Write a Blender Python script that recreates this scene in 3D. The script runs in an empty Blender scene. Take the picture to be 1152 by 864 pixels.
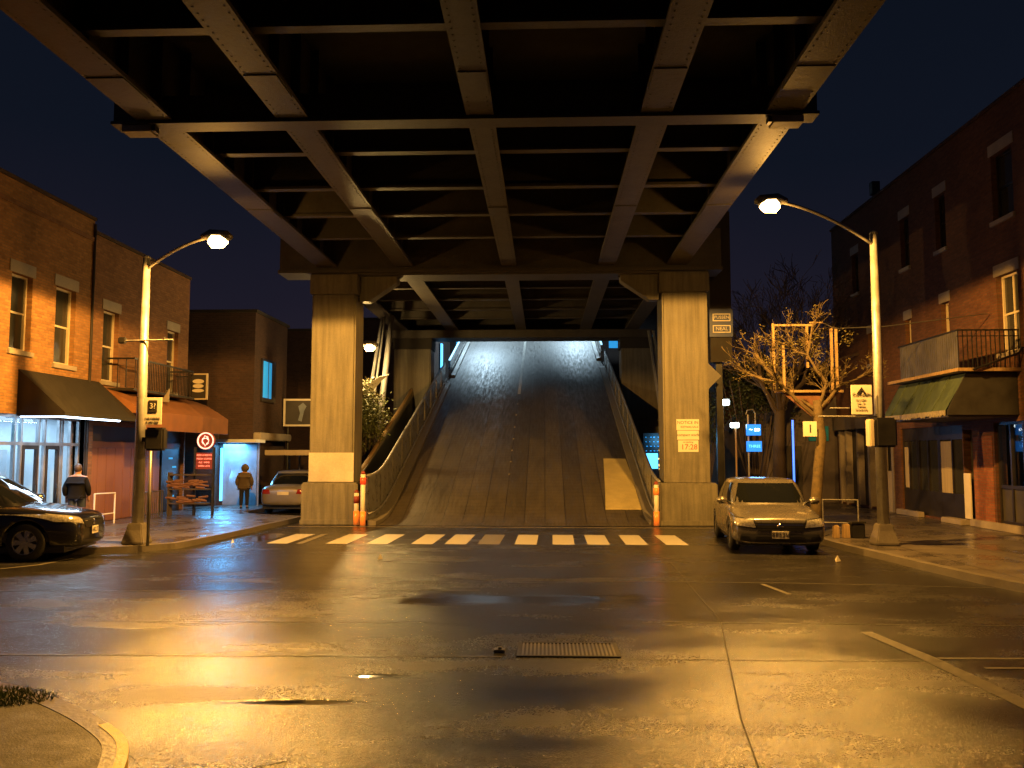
import bpy, bmesh, math, random
from mathutils import Vector, Matrix
from mathutils.bvhtree import BVHTree
random.seed(7)
R = math.radians
sc = bpy.context.scene
COL = sc.collection

# ------------------------------------------------------------------ materials
MATS = {}
def newmat(name):
    m = bpy.data.materials.new(name); m.use_nodes = True
    nt = m.node_tree; b = nt.nodes['Principled BSDF']
    MATS[name] = m
    return m, nt, b
def N(nt, t, **k):
    n = nt.nodes.new(t)
    for a, v in k.items():
        if a.startswith('i_'):
            n.inputs[a[2:].replace('_', ' ')].default_value = v
        else: setattr(n, a, v)
    return n
def coords(nt, sx=1, sy=1, sz=1, wall=False):
    tc = N(nt, 'ShaderNodeTexCoord')
    if wall:
        s = N(nt, 'ShaderNodeSeparateXYZ'); nt.links.new(tc.outputs['Object'], s.inputs[0])
        a = N(nt, 'ShaderNodeMath', operation='ADD'); nt.links.new(s.outputs[0], a.inputs[0]); nt.links.new(s.outputs[1], a.inputs[1])
        c = N(nt, 'ShaderNodeCombineXYZ'); nt.links.new(a.outputs[0], c.inputs[0]); nt.links.new(s.outputs[2], c.inputs[1])
        src = c.outputs[0]
    else: src = tc.outputs['Object']
    mp = N(nt, 'ShaderNodeMapping'); mp.inputs['Scale'].default_value = (sx, sy, sz)
    nt.links.new(src, mp.inputs[0])
    return mp.outputs[0]
def noise(nt, vec, scale, detail=4, rough=.55, dist=0):
    n = N(nt, 'ShaderNodeTexNoise'); n.inputs['Scale'].default_value = scale; n.inputs['Detail'].default_value = detail
    n.inputs['Roughness'].default_value = rough; n.inputs['Distortion'].default_value = dist
    if vec is not None: nt.links.new(vec, n.inputs['Vector'])
    return n.outputs['Fac']
def ramp(nt, fac, stops):
    r = N(nt, 'ShaderNodeValToRGB'); e = r.color_ramp.elements
    while len(e) < len(stops): e.new(.5)
    for el, (p, c) in zip(e, stops):
        el.position = p; el.color = (*c, 1) if isinstance(c, tuple) else (c, c, c, 1)
    nt.links.new(fac, r.inputs[0]); return r.outputs[0]
def mix(nt, fac, a, b, mode='MIX'):
    m = N(nt, 'ShaderNodeMix', data_type='RGBA', blend_type=mode)
    for i, v in ((0, fac), (6, a), (7, b)):
        if hasattr(v, 'is_linked'): nt.links.new(v, m.inputs[i])
        elif isinstance(v, tuple): m.inputs[i].default_value = (*v, 1)
        else: m.inputs[i].default_value = v
    return m.outputs[2]
def mth(nt, op, a, b=None, c=None):
    m = N(nt, 'ShaderNodeMath', operation=op)
    for i, v in enumerate((a, b, c)):
        if v is None: continue
        if hasattr(v, 'is_linked'): nt.links.new(v, m.inputs[i])
        else: m.inputs[i].default_value = v
    return m.outputs[0]
def bump(nt, b, h, strength=.3, dist=.01, prev=None):
    n = N(nt, 'ShaderNodeBump'); n.inputs['Strength'].default_value = strength; n.inputs['Distance'].default_value = dist
    nt.links.new(h, n.inputs['Height'])
    if prev: nt.links.new(prev, n.inputs['Normal'])
    nt.links.new(n.outputs[0], b.inputs['Normal']); return n.outputs[0]

def simple(name, col, rough=.6, metal=0, var=.25, scale=3, bmp=0, bscale=60, coat=0, spec=.5, wall=False, stretch=(1, 1, 1)):
    m, nt, b = newmat(name)
    v = coords(nt, *stretch)
    n1 = noise(nt, v, scale, 6, .6)
    dark = tuple(c * (1 - var) for c in col); lite = tuple(min(1, c * (1 + var)) for c in col)
    nt.links.new(ramp(nt, n1, [(.3, dark), (.7, lite)]), b.inputs['Base Color'])
    nt.links.new(ramp(nt, n1, [(.3, max(0.02, rough * .8)), (.7, min(1, rough * 1.15))]), b.inputs['Roughness'])
    b.inputs['Metallic'].default_value = metal; b.inputs['Coat Weight'].default_value = coat
    b.inputs['Coat Roughness'].default_value = .05
    b.inputs['Specular IOR Level'].default_value = spec
    if bmp: bump(nt, b, noise(nt, v, bscale, 3, .6), bmp, .01)
    return m
def emit(name, col, s):
    m, nt, b = newmat(name)
    b.inputs['Base Color'].default_value = (*col, 1); b.inputs['Emission Color'].default_value = (*col, 1)
    b.inputs['Emission Strength'].default_value = s; b.inputs['Roughness'].default_value = .3
    return m
def glass(name, tint=(.8, .9, .95), rough=.02):
    m, nt, b = newmat(name)
    for l in list(nt.links): nt.links.remove(l)
    out = nt.nodes['Material Output']
    t = N(nt, 'ShaderNodeBsdfTransparent'); t.inputs[0].default_value = (*tint, 1)
    g = N(nt, 'ShaderNodeBsdfGlossy'); g.inputs['Roughness'].default_value = rough
    fr = N(nt, 'ShaderNodeFresnel'); fr.inputs[0].default_value = 1.6
    mx = N(nt, 'ShaderNodeMixShader')
    ge = N(nt, 'ShaderNodeNewGeometry'); nt.links.new(mth(nt, 'MULTIPLY', fr.outputs[0], mth(nt, 'SUBTRACT', 1., ge.outputs['Backfacing'])), mx.inputs[0]); nt.links.new(t.outputs[0], mx.inputs[1]); nt.links.new(g.outputs[0], mx.inputs[2])
    nt.links.new(mx.outputs[0], out.inputs[0]); return m
def brick(name, c1, c2, mortar, rough=.85, bw=.215, bh=.072):
    m, nt, b = newmat(name)
    v = coords(nt, wall=True)
    br = N(nt, 'ShaderNodeTexBrick'); nt.links.new(v, br.inputs['Vector'])
    br.inputs['Scale'].default_value = 1; br.inputs['Brick Width'].default_value = bw; br.inputs['Row Height'].default_value = bh
    br.inputs['Mortar Size'].default_value = .007; br.inputs['Mortar Smooth'].default_value = .2; br.inputs['Bias'].default_value = 0
    br.inputs['Color1'].default_value = (*c1, 1); br.inputs['Color2'].default_value = (*c2, 1); br.inputs['Mortar'].default_value = (*mortar, 1)
    n1 = noise(nt, v, .7, 5, .65); n2 = noise(nt, v, 9, 4, .6)
    c = mix(nt, .75, br.outputs['Color'], ramp(nt, n1, [(.25, .45), (.75, 1.0)]), 'MULTIPLY')
    c = mix(nt, .6, c, ramp(nt, n2, [(.3, .6), (.7, 1.0)]), 'MULTIPLY')
    nt.links.new(c, b.inputs['Base Color']); b.inputs['Roughness'].default_value = rough
    h = mth(nt, 'ADD', mth(nt, 'MULTIPLY', br.outputs['Fac'], -1), mth(nt, 'MULTIPLY', n2, .5))
    bump(nt, b, h, .8, .012)
    return m

def road_mat():
    m, nt, b = newmat('wet_asphalt')
    v = coords(nt); tc = v
    big = noise(nt, coords(nt, .45, 1.1, 1), .55, 5, .6, .5)
    mid = noise(nt, coords(nt, .55, 1.2, 1), .9, 3, .5, .3)
    fine = noise(nt, v, 110, 3, .7)
    vor = N(nt, 'ShaderNodeTexVoronoi'); vor.inputs['Scale'].default_value = 75; nt.links.new(v, vor.inputs['Vector'])
    # base colour: dark asphalt, worn tracks, speckled aggregate
    c = ramp(nt, mid, [(.3, (.008, .0078, .0074)), (.7, (.02, .019, .0175))])
    c = mix(nt, ramp(nt, vor.outputs['Color'], [(.6, 0.), (.95, .7)]), c, (.08, .073, .064))
    # cracks
    cv = N(nt, 'ShaderNodeTexVoronoi', feature='DISTANCE_TO_EDGE'); cv.inputs['Scale'].default_value = .33
    dv = N(nt, 'ShaderNodeVectorMath', operation='ADD'); nz = N(nt, 'ShaderNodeTexNoise'); nz.inputs['Scale'].default_value = 2.2
    nt.links.new(v, nz.inputs['Vector']); nt.links.new(v, dv.inputs[0]); nt.links.new(nz.outputs['Color'], dv.inputs[1]); nt.links.new(dv.outputs[0], cv.inputs['Vector'])
    crack = ramp(nt, cv.outputs['Distance'], [(0., 1.), (.006, 0.)])
    c = mix(nt, mth(nt, 'MULTIPLY', crack, .8), c, (.008, .008, .008))
    nt.links.new(c, b.inputs['Base Color'])
    # puddle mask: chosen hollows with ragged edges
    sep = N(nt, 'ShaderNodeSeparateXYZ'); nt.links.new(v, sep.inputs[0])
    mask = None
    edge = mth(nt, 'MULTIPLY', mth(nt, 'SUBTRACT', noise(nt, coords(nt, .7, 1.6, 1), 1.5, 5, .6), .5), 1.6)
    for cx, cy, rx, ry in [(-.5, 12.5, 2.7, .6), (-2.1, 7.35, .8, .1), (-8.7, 17.2, 1.3, .35), (-7, 21.5, .7, 1.6), (-1.6, 8.2, .5, .1)]:
        dx = mth(nt, 'DIVIDE', mth(nt, 'SUBTRACT', sep.outputs[0], cx), rx)
        dy = mth(nt, 'DIVIDE', mth(nt, 'SUBTRACT', sep.outputs[1], cy), ry)
        d = mth(nt, 'SQRT', mth(nt, 'ADD', mth(nt, 'MULTIPLY', dx, dx), mth(nt, 'MULTIPLY', dy, dy)))
        d = mth(nt, 'ADD', d, edge)
        k = ramp(nt, d, [(.45, 1.), (1., 0.)])
        mask = k if mask is None else mth(nt, 'MAXIMUM', mask, k)
    film = ramp(nt, big, [(.42, 0.), (.6, 1.)])
    r = ramp(nt, mid, [(.28, .17), (.5, .23), (.72, .34)])
    r = mth(nt, 'ADD', r, ramp(nt, vor.outputs['Color'], [(.2, 0.), (.9, .07)]))
    r = mix(nt, mth(nt, 'MULTIPLY', film, .75), r, (.17, .17, .17))
    r = mix(nt, mask, r, (.1, .1, .1))
    nt.links.new(r, b.inputs['Roughness'])
    b.inputs['Specular IOR Level'].default_value = .45
    inv = mth(nt, 'SUBTRACT', 1., mask)
    h = mth(nt, 'ADD', mth(nt, 'MULTIPLY', vor.outputs['Distance'], .9), mth(nt, 'MULTIPLY', fine, .6))
    h = mth(nt, 'MULTIPLY', mth(nt, 'MULTIPLY', h, inv), mth(nt, 'SUBTRACT', 1., mth(nt, 'MULTIPLY', film, .3)))
    n = bump(nt, b, h, 1.0, .004)
    h2 = mth(nt, 'MULTIPLY', mid, mth(nt, 'ADD', mth(nt, 'MULTIPLY', inv, .9), .02))
    bump(nt, b, h2, .35, .06, n)
    return m
def ramp_mat():
    m, nt, b = newmat('wet_ramp_concrete')
    v = coords(nt)
    br = N(nt, 'ShaderNodeTexBrick'); mp = N(nt, 'ShaderNodeMapping'); mp.inputs['Rotation'].default_value = (0, 0, R(90))
    nt.links.new(v, mp.inputs[0]); nt.links.new(mp.outputs[0], br.inputs['Vector'])
    br.inputs['Scale'].default_value = 1; br.inputs['Brick Width'].default_value = 17; br.inputs['Row Height'].default_value = .62
    br.inputs['Mortar Size'].default_value = .012; br.inputs['Mortar Smooth'].default_value = .5
    br.inputs['Color1'].default_value = (.095, .08, .063, 1); br.inputs['Color2'].default_value = (.068, .057, .046, 1); br.inputs['Mortar'].default_value = (.015, .012, .01, 1)
    n1 = noise(nt, coords(nt, 1, .25, 1), 1.3, 6, .65); n2 = noise(nt, coords(nt, 6, .5, 1), 2, 5, .6)
    c = mix(nt, .8, br.outputs['Color'], ramp(nt, n1, [(.3, .45), (.7, 1.)]), 'MULTIPLY')
    w = N(nt, 'ShaderNodeTexWave', bands_direction='Y'); w.inputs['Scale'].default_value = 1.1; w.inputs['Detail'].default_value = 4; w.inputs['Distortion'].default_value = 5; nt.links.new(v, w.inputs['Vector'])
    c = mix(nt, .6, c, ramp(nt, w.outputs['Fac'], [(0., .6), (.35, 1.)]), 'MULTIPLY')
    nt.links.new(c, b.inputs['Base Color'])
    nt.links.new(ramp(nt, n2, [(.3, .34), (.7, .62)]), b.inputs['Roughness'])
    h = mth(nt, 'ADD', mth(nt, 'MULTIPLY', w.outputs['Fac'], .35), mth(nt, 'MULTIPLY', n2, .6))
    h = mth(nt, 'SUBTRACT', h, mth(nt, 'MULTIPLY', br.outputs['Fac'], .7))
    bump(nt, b, h, .35, .008)
    return m
def concrete(name, col, streak=True, rough=.75, bmp=.35):
    m, nt, b = newmat(name)
    v = coords(nt)
    n1 = noise(nt, v, 1.2, 6, .65); n2 = noise(nt, coords(nt, 5, 5, .35), 1.6, 5, .6); n3 = noise(nt, v, 25, 4, .6)
    c = mix(nt, .8, col, ramp(nt, n1, [(.3, .55), (.7, 1.)]), 'MULTIPLY')
    if streak: c = mix(nt, .7, c, ramp(nt, n2, [(.35, .45), (.65, 1.)]), 'MULTIPLY')
    c = mix(nt, .4, c, ramp(nt, n3, [(.3, .6), (.7, 1.)]), 'MULTIPLY')
    nt.links.new(c, b.inputs['Base Color'])
    nt.links.new(ramp(nt, n1, [(.3, rough * .7), (.7, rough)]), b.inputs['Roughness'])
    bump(nt, b, mth(nt, 'ADD', n3, n1), bmp, .012)
    return m
def walk_mat():
    m, nt, b = newmat('wet_sidewalk')
    v = coords(nt)
    br = N(nt, 'ShaderNodeTexBrick'); nt.links.new(v, br.inputs['Vector']); br.offset = 0
    br.inputs['Scale'].default_value = 1; br.inputs['Brick Width'].default_value = 1.5; br.inputs['Row Height'].default_value = 1.5
    br.inputs['Mortar Size'].default_value = .014; br.inputs['Color1'].default_value = (.14, .12, .1, 1); br.inputs['Color2'].default_value = (.105, .09, .078, 1); br.inputs['Mortar'].default_value = (.03, .027, .025, 1)
    n1 = noise(nt, v, .9, 6, .65); n2 = noise(nt, v, 14, 5, .65)
    c = mix(nt, .8, br.outputs['Color'], ramp(nt, n1, [(.3, .4), (.7, 1.)]), 'MULTIPLY')
    c = mix(nt, .5, c, ramp(nt, n2, [(.3, .6), (.7, 1.)]), 'MULTIPLY')
    nt.links.new(c, b.inputs['Base Color'])
    nt.links.new(ramp(nt, n1, [(.38, .16), (.6, .5)]), b.inputs['Roughness'])
    bump(nt, b, mth(nt, 'SUBTRACT', n2, br.outputs['Fac']), .3, .01)
    return m
def steel_mat(name, col):
    m, nt, b = newmat(name)
    v = coords(nt)
    n1 = noise(nt, v, 1.5, 6, .7); n2 = noise(nt, v, 11, 5, .65); n3 = noise(nt, v, 45, 3, .6)
    c = mix(nt, .85, col, ramp(nt, n1, [(.3, .5), (.7, 1.)]), 'MULTIPLY')
    c = mix(nt, ramp(nt, n2, [(.52, 0.), (.7, .7)]), c, (.05, .025, .013))
    c = mix(nt, ramp(nt, n2, [(.28, .6), (.42, 0.)]), c, (.03, .028, .024))
    nt.links.new(c, b.inputs['Base Color']); b.inputs['Roughness'].default_value = .55
    vo = N(nt, 'ShaderNodeTexVoronoi'); vo.inputs['Scale'].default_value = 7; vo.inputs['Randomness'].default_value = .15; nt.links.new(v, vo.inputs['Vector'])
    riv = ramp(nt, vo.outputs['Distance'], [(.1, 1.), (.2, 0.)])
    bump(nt, b, mth(nt, 'ADD', mth(nt, 'MULTIPLY', n2, 1.5), n3), .4, .01)
    return m

road_mat(); ramp_mat(); walk_mat()
concrete('column_concrete', (.25, .225, .165)); concrete('pale_patch', (.62, .56, .45), False, .8); concrete('plinth_concrete', (.22, .2, .145))
concrete('kerb_concrete', (.17, .15, .125), False, .45); concrete('lamplit_patch', (.6, .5, .24), False, .5); concrete('old_concrete', (.2, .18, .15), False, .6)
concrete('stone_trim', (.42, .36, .29), False, .7)
steel_mat('girder_steel', (.082, .071, .058)); steel_mat('beam_steel', (.075, .065, .053)); simple('slab_dark', (.03, .025, .021), .8, bmp=.3, bscale=20)
brick('brick_tan', (.5, .25, .085), (.33, .155, .055), (.3, .21, .12))
brick('brick_tan_dark', (.38, .18, .08), (.25, .11, .05), (.22, .16, .11))
brick('brick_red', (.19, .075, .034), (.12, .043, .022), (.11, .08, .05))
brick('brick_black', (.1, .05, .035), (.07, .035, .028), (.07, .055, .045))
brick('brick_pier', (.42, .14, .055), (.3, .09, .04), (.24, .17, .11))
simple('white_paint', (.36, .34, .3), .4, var=.2, scale=9, bmp=.3); simple('worn_paint', (.13, .12, .1), .4, var=.4, scale=14)
simple('seam_grey', (.06, .055, .047), .4, var=.4, scale=14); simple('yellow_paint', (.75, .5, .06), .45, var=.25, scale=8, bmp=.3)
simple('galvanised', (.3, .29, .28), .5, .6, var=.2, scale=6); simple('galv_dark', (.2, .19, .18), .4, .7)
simple('black_metal', (.018, .017, .016), .4, .3); simple('dark_metal', (.05, .045, .04), .45, .6); simple('black_box', (.014, .013, .013), .45)
simple('frame_dark', (.035, .03, .028), .4, .3); simple('frame_alu', (.42, .42, .43), .35, .7); simple('frame_cream', (.55, .47, .35), .5, var=.12)
simple('awning_black', (.02, .018, .016), .75, var=.3, bmp=.2, bscale=40, stretch=(1, 4, 1)); simple('awning_orange', (.28, .115, .045), .7, var=.2, scale=2); simple('awning_green', (.06, .085, .055), .6, var=.3, scale=3, stretch=(1, 5, 1))
simple('fringe', (.25, .22, .16), .7, var=.4, scale=12); simple('panel_orange', (.24, .1, .04), .6, var=.2, stretch=(1, 14, .2)); simple('panel_brown', (.16, .07, .035), .6, var=.3, stretch=(1, 14, .2))
simple('wood', (.3, .2, .09), .7, var=.35, scale=5, stretch=(4, 4, .5)); simple('bark', (.11, .078, .036), .85, var=.4, scale=9, bmp=.8, bscale=30); simple('bark_dark', (.07, .05, .035), .9, var=.3)
simple('leaf_green', (.1, .12, .035), .5, var=.5, scale=6); simple('leaf_yellow', (.12, .1, .03), .55, var=.4, scale=6); simple('leaf_dark', (.035, .045, .018), .6, var=.4); simple('grass', (.16, .2, .05), .6, var=.4)
simple('soil', (.015, .0105, .0065), .6, var=.4, scale=6, bmp=.4)
simple('rubber', (.018, .018, .018), .6); simple('alloy', (.5, .49, .47), .28, .9, var=.05); simple('chrome', (.7, .7, .7), .12, 1, var=.02)
simple('paint_grey', (.19, .175, .155), .28, .6, var=.04, coat=.6); simple('paint_black', (.008, .008, .009), .22, .1, var=.05, coat=1); simple('paint_silver', (.3, .27, .23), .35, .6, var=.04, coat=.5)
simple('bumper_dark', (.05, .05, .06), .4, .2); simple('plastic_black', (.012, .012, .012), .4); simple('red_lens', (.25, .015, .01), .15, coat=.8); simple('plate_white', (.6, .56, .5), .5, var=.08); simple('ink', (.03, .025, .02), .6); simple('ink_red', (.55, .05, .02), .6)
simple('lamp_lens', (.55, .52, .46), .1, .6, var=.6, scale=28, coat=1)
m_, nt_, b_ = newmat('car_glass'); b_.inputs['Base Color'].default_value = (.006, .007, .008, 1); b_.inputs['Roughness'].default_value = .04; b_.inputs['Specular IOR Level'].default_value = .8
m_, nt_, b_ = newmat('dark_pane'); b_.inputs['Base Color'].default_value = (.035, .035, .033, 1); b_.inputs['Roughness'].default_value = .08
bump(nt_, b_, noise(nt_, coords(nt_), 1.2, 2), .25, .05)
m_, nt_, b_ = newmat('pale_pane'); b_.inputs['Base Color'].default_value = (.16, .145, .115, 1); b_.inputs['Roughness'].default_value = .15
simple('jacket', (.008, .008, .01), .9, spec=.12, var=.3, scale=8, bmp=.5, bscale=12); simple('jeans', (.03, .045, .09), .85, var=.3); simple('coat_brown', (.1, .07, .04), .85, var=.3, bmp=.5, bscale=12); simple('trousers', (.012, .012, .014), .85); simple('skin', (.4, .22, .14), .5, var=.08); simple('hair', (.05, .028, .015), .6, var=.3)
simple('shop_white', (.7, .74, .78), .6, var=.05); simple('shop_floor', (.35, .36, .38), .25, var=.1); simple('shop_grey', (.2, .24, .28), .5, var=.2); simple('shop_dark', (.05, .045, .04), .6, var=.3, scale=2)
simple('tarp', (.17, .17, .18), .5, var=.3, stretch=(3, 3, .3)); simple('blue_board', (.02, .04, .14), .4); simple('sign_white', (.7, .64, .52), .5, var=.08); simple('curtain', (.4, .33, .2), .8, var=.3, stretch=(1, 16, .3), scale=2); simple('rust_red', (.22, .035, .02), .5)
simple('blue_panel', (.02, .25, .5), .4, var=.1); simple('stucco_dark', (.12, .1, .095), .8, var=.3, scale=1.5)
emit('em_sodium', (1, .6, .2), 22); emit('em_sodium_far', (1, .62, .22), 22); emit('em_tube', (.62, .8, 1), 9); emit('em_cyan', (.1, .5, 1), 2.6); emit('em_blue_sign', (.02, .22, .85), 1.4); emit('em_white', (.8, .95, .95), 9)
emit('em_rail_sheen', (.35, .72, 1), 2.2); emit('em_cold', (.6, .85, 1), 60); emit('em_neon', (1, .25, .16), 1.6); emit('em_neon_dim', (.55, .09, .04), .5); emit('em_window', (.03, .35, .75), .7); emit('em_blue_tube', (.08, .22, 1), 2.2); emit('em_ceiling', (.75, .88, 1), 3.2); emit('em_red', (1, .08, .02), .35); emit('em_pink', (1, .55, .45), 1.6)
emit('em_yellow', (1, .6, .15), 2.5); emit('em_amber', (1, .25, .03), .3)
glass('shop_glass', (.82, .9, .95)); glass('clear_glass', (.9, .9, .9))

# ------------------------------------------------------------------ mesh helpers
class MB:
    def __init__(s): s.v = []; s.f = []
    def add(s, vs, fs):
        o = len(s.v); s.v += [tuple(v) for v in vs]; s.f += [tuple(i + o for i in f) for f in fs]; return s
    def box(s, x0, x1, y0, y1, z0, z1):
        x0, x1 = sorted((x0, x1)); y0, y1 = sorted((y0, y1)); z0, z1 = sorted((z0, z1))
        return s.add([(x0, y0, z0), (x1, y0, z0), (x1, y1, z0), (x0, y1, z0), (x0, y0, z1), (x1, y0, z1), (x1, y1, z1), (x0, y1, z1)],
                     [(0, 3, 2, 1), (4, 5, 6, 7), (0, 1, 5, 4), (1, 2, 6, 5), (2, 3, 7, 6), (3, 0, 4, 7)])
    def tube(s, pts, rads, n=8, cap=True):
        pts = [Vector(p) for p in pts]
        if not isinstance(rads, (list, tuple)): rads = [rads] * len(pts)
        vs = []; up = Vector((0, 0, 1)); prev = None
        for i, p in enumerate(pts):
            d = (pts[min(i + 1, len(pts) - 1)] - pts[max(i - 1, 0)]).normalized()
            if prev is None:
                a = d.cross(up if abs(d.z) < .95 else Vector((1, 0, 0))).normalized()
            else:
                a = (prev - d * prev.dot(d)).normalized()
            prev = a; b = d.cross(a)
            for k in range(n):
                t = 2 * math.pi * k / n; vs.append(p + (a * math.cos(t) + b * math.sin(t)) * rads[i])
        fs = [(i * n + k, i * n + (k + 1) % n, (i + 1) * n + (k + 1) % n, (i + 1) * n + k) for i in range(len(pts) - 1) for k in range(n)]
        if cap:
            fs.append(tuple(range(n - 1, -1, -1))); fs.append(tuple((len(pts) - 1) * n + k for k in range(n)))
        return s.add(vs, fs)
    def prism(s, pts, z0, z1):
        n = len(pts); area = sum(pts[i][0] * pts[(i + 1) % n][1] - pts[(i + 1) % n][0] * pts[i][1] for i in range(n))
        if area < 0: pts = pts[::-1]
        return s.add([(x, y, z0) for x, y in pts] + [(x, y, z1) for x, y in pts],
                     [tuple(range(n - 1, -1, -1)), tuple(range(n, 2 * n))] + [(i, (i + 1) % n, n + (i + 1) % n, n + i) for i in range(n)])
    def yprism(s, pts, y0, y1):   # polygon in x,z extruded along y
        n = len(pts)
        return s.add([(x, y0, z) for x, z in pts] + [(x, y1, z) for x, z in pts],
                     [tuple(range(n)), tuple(range(2 * n - 1, n - 1, -1))] + [(i, n + i, n + (i + 1) % n, (i + 1) % n) for i in range(n)])
    def xprism(s, pts, x0, x1):   # polygon in y,z extruded along x
        n = len(pts)
        return s.add([(x0, y, z) for y, z in pts] + [(x1, y, z) for y, z in pts],
                     [tuple(range(n)), tuple(range(2 * n - 1, n - 1, -1))] + [(i, n + i, n + (i + 1) % n, (i + 1) % n) for i in range(n)])
    def sheet(s, pts, z):
        n = len(pts); return s.add([(x, y, z) for x, y in pts], [tuple(range(n))])
    def quad(s, a, b, c, d): return s.add([a, b, c, d], [(0, 1, 2, 3)])
    def build(s, name, mat, parent=None, smooth=False, bevel=0, sub=0, origin=None):
        if isinstance(mat, str): mat = MATS[mat]
        off = Vector((0, 0, 0))
        if parent is not None:
            p = parent
            while p is not None: off += p.location; p = p.parent
        else:
            xs = [v[0] for v in s.v]; ys = [v[1] for v in s.v]; zs = [v[2] for v in s.v]
            off = Vector(((min(xs) + max(xs)) / 2, (min(ys) + max(ys)) / 2, min(zs))) if origin is None else Vector(origin)
        me = bpy.data.meshes.new(name); me.from_pydata([tuple(Vector(v) - off) for v in s.v], [], s.f); me.materials.append(mat)
        bm = bmesh.new(); bm.from_mesh(me); bmesh.ops.recalc_face_normals(bm, faces=bm.faces)
        if bevel:
            es = [e for e in bm.edges if len(e.link_faces) == 2 and e.calc_face_angle(0) > .6]
            bmesh.ops.bevel(bm, geom=es, offset=bevel, segments=2, affect='EDGES', clamp_overlap=True)
        bm.to_mesh(me); bm.free()
        if smooth:
            for p in me.polygons: p.use_smooth = True
        o = bpy.data.objects.new(name, me); COL.objects.link(o)
        if parent is not None: o.parent = parent
        else: o.location = off
        if sub:
            md = o.modifiers.new('s', 'SUBSURF'); md.levels = md.render_levels = sub
            bake(o)
            for p in o.data.polygons: p.use_smooth = True
        return o
def bake(o):
    bpy.context.view_layer.update()
    dg = bpy.context.evaluated_depsgraph_get()
    me = bpy.data.meshes.new_from_object(o.evaluated_get(dg)); o.modifiers.clear(); o.data = me
def tag(o, label, cat, group=None, kind=None):
    if label: o['label'] = label
    if cat: o['category'] = cat
    if group: o['group'] = group
    if kind: o['kind'] = kind
    return o
def struct(o, label=None): o['kind'] = 'structure'; return o
def thing(name, loc, label, cat, group=None):
    o = bpy.data.objects.new(name, None); COL.objects.link(o); o.location = loc; o.empty_display_size = .2
    return tag(o, label, cat, group)
def copy_tree(o, parent=None):
    c = o.copy(); COL.objects.link(c); c.parent = parent
    for ch in list(o.children): copy_tree(ch, c)
    return c
def text(s, size, mat, loc, rot, parent=None, name='lettering', ext=.002, align='CENTER'):
    cu = bpy.data.curves.new(name, 'FONT'); cu.body = s; cu.size = size; cu.extrude = ext; cu.align_x = align; cu.align_y = 'CENTER'
    cu.resolution_u = 3
    o = bpy.data.objects.new(name, cu); COL.objects.link(o); bpy.context.view_layer.update()
    me = bpy.data.meshes.new_from_object(o.evaluated_get(bpy.context.evaluated_depsgraph_get()))
    bpy.data.objects.remove(o); me.materials.clear(); me.materials.append(MATS[mat])
    o = bpy.data.objects.new(name, me); COL.objects.link(o)
    off = Vector((0, 0, 0)); p = parent
    while p is not None: off += p.location; p = p.parent
    o.parent = parent; o.location = Vector(loc) - off; o.rotation_euler = rot
    return o
FACECAM = (R(90), 0, 0)

# ------------------------------------------------------------------ ground
g = MB(); g.sheet([(-150, -60), (150, -60), (150, 220), (-150, 220)], 0); struct(g.build('road', 'wet_asphalt', origin=(0, 0, 0)))

def offset_poly(pts, d):
    out = []
    for i, p in enumerate(pts):
        a = Vector(pts[max(i - 1, 0)]); b = Vector(pts[min(i + 1, len(pts) - 1)]); t = (b - a).normalized(); n = Vector((-t.y, t.x))
        out.append((p[0] + n.x * d, p[1] + n.y * d))
    return out
def smooth_line(pts, n=6):
    out = []
    for i in range(len(pts) - 1):
        p0 = Vector(pts[max(i - 1, 0)]); p1 = Vector(pts[i]); p2 = Vector(pts[i + 1]); p3 = Vector(pts[min(i + 2, len(pts) - 1)])
        for k in range(n):
            t = k / n
            out.append(tuple(.5 * ((2 * p1) + (p2 - p0) * t + (2 * p0 - 5 * p1 + 4 * p2 - p3) * t * t + (3 * p1 - p0 - 3 * p2 + p3) * t ** 3)))
    out.append(tuple(pts[-1])); return out
def pavement(line, rest, side, name, mat, h=.13):
    ln = smooth_line(line); inner = offset_poly(ln, side * .16)
    k = MB()
    for i in range(len(ln) - 1):
        a, b, c, d = ln[i], ln[i + 1], inner[i + 1], inner[i]
        k.prism([a, b, c, d], -.02, h + .004)
    struct(k.build('kerb', 'kerb_concrete', origin=(0, 0, 0)))
    s = MB(); s.prism([*inner, *rest], -.02, h); struct(s.build(name, mat, origin=(0, 0, 0)))
    return ln
LL = pavement([(-10.4, 60), (-10.2, 32), (-10.0, 28.6), (-9.0, 27.5), (-7.9, 27.0), (-7.62, 26.3), (-8.0, 19.6), (-8.35, 18.5), (-9.2, 17.85), (-10.5, 17.65), (-14, 17.6), (-40, 17.5)], [(-40, 60)], -1, 'sidewalk', 'wet_sidewalk')
RL = pavement([(6.35, 60), (6.35, 26), (6.4, 20), (6.62, 17.6), (7.15, 13.6), (8.2, 12.1), (10, 11.5), (14, 11.3), (40, 11.2)], [(40, 60)], 1, 'sidewalk', 'wet_sidewalk')
CL = pavement([(-14, 9.0), (-9, 8.75), (-6.5, 8.15), (-4.75, 7.4), (-4.02, 6.98), (-3.2, 6.3), (-2.75, 5.7), (-2.45, 4.6), (-2.4, 3.0), (-2.4, -2)], [(-14, -2)], -1, 'sidewalk', 'soil')
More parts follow.
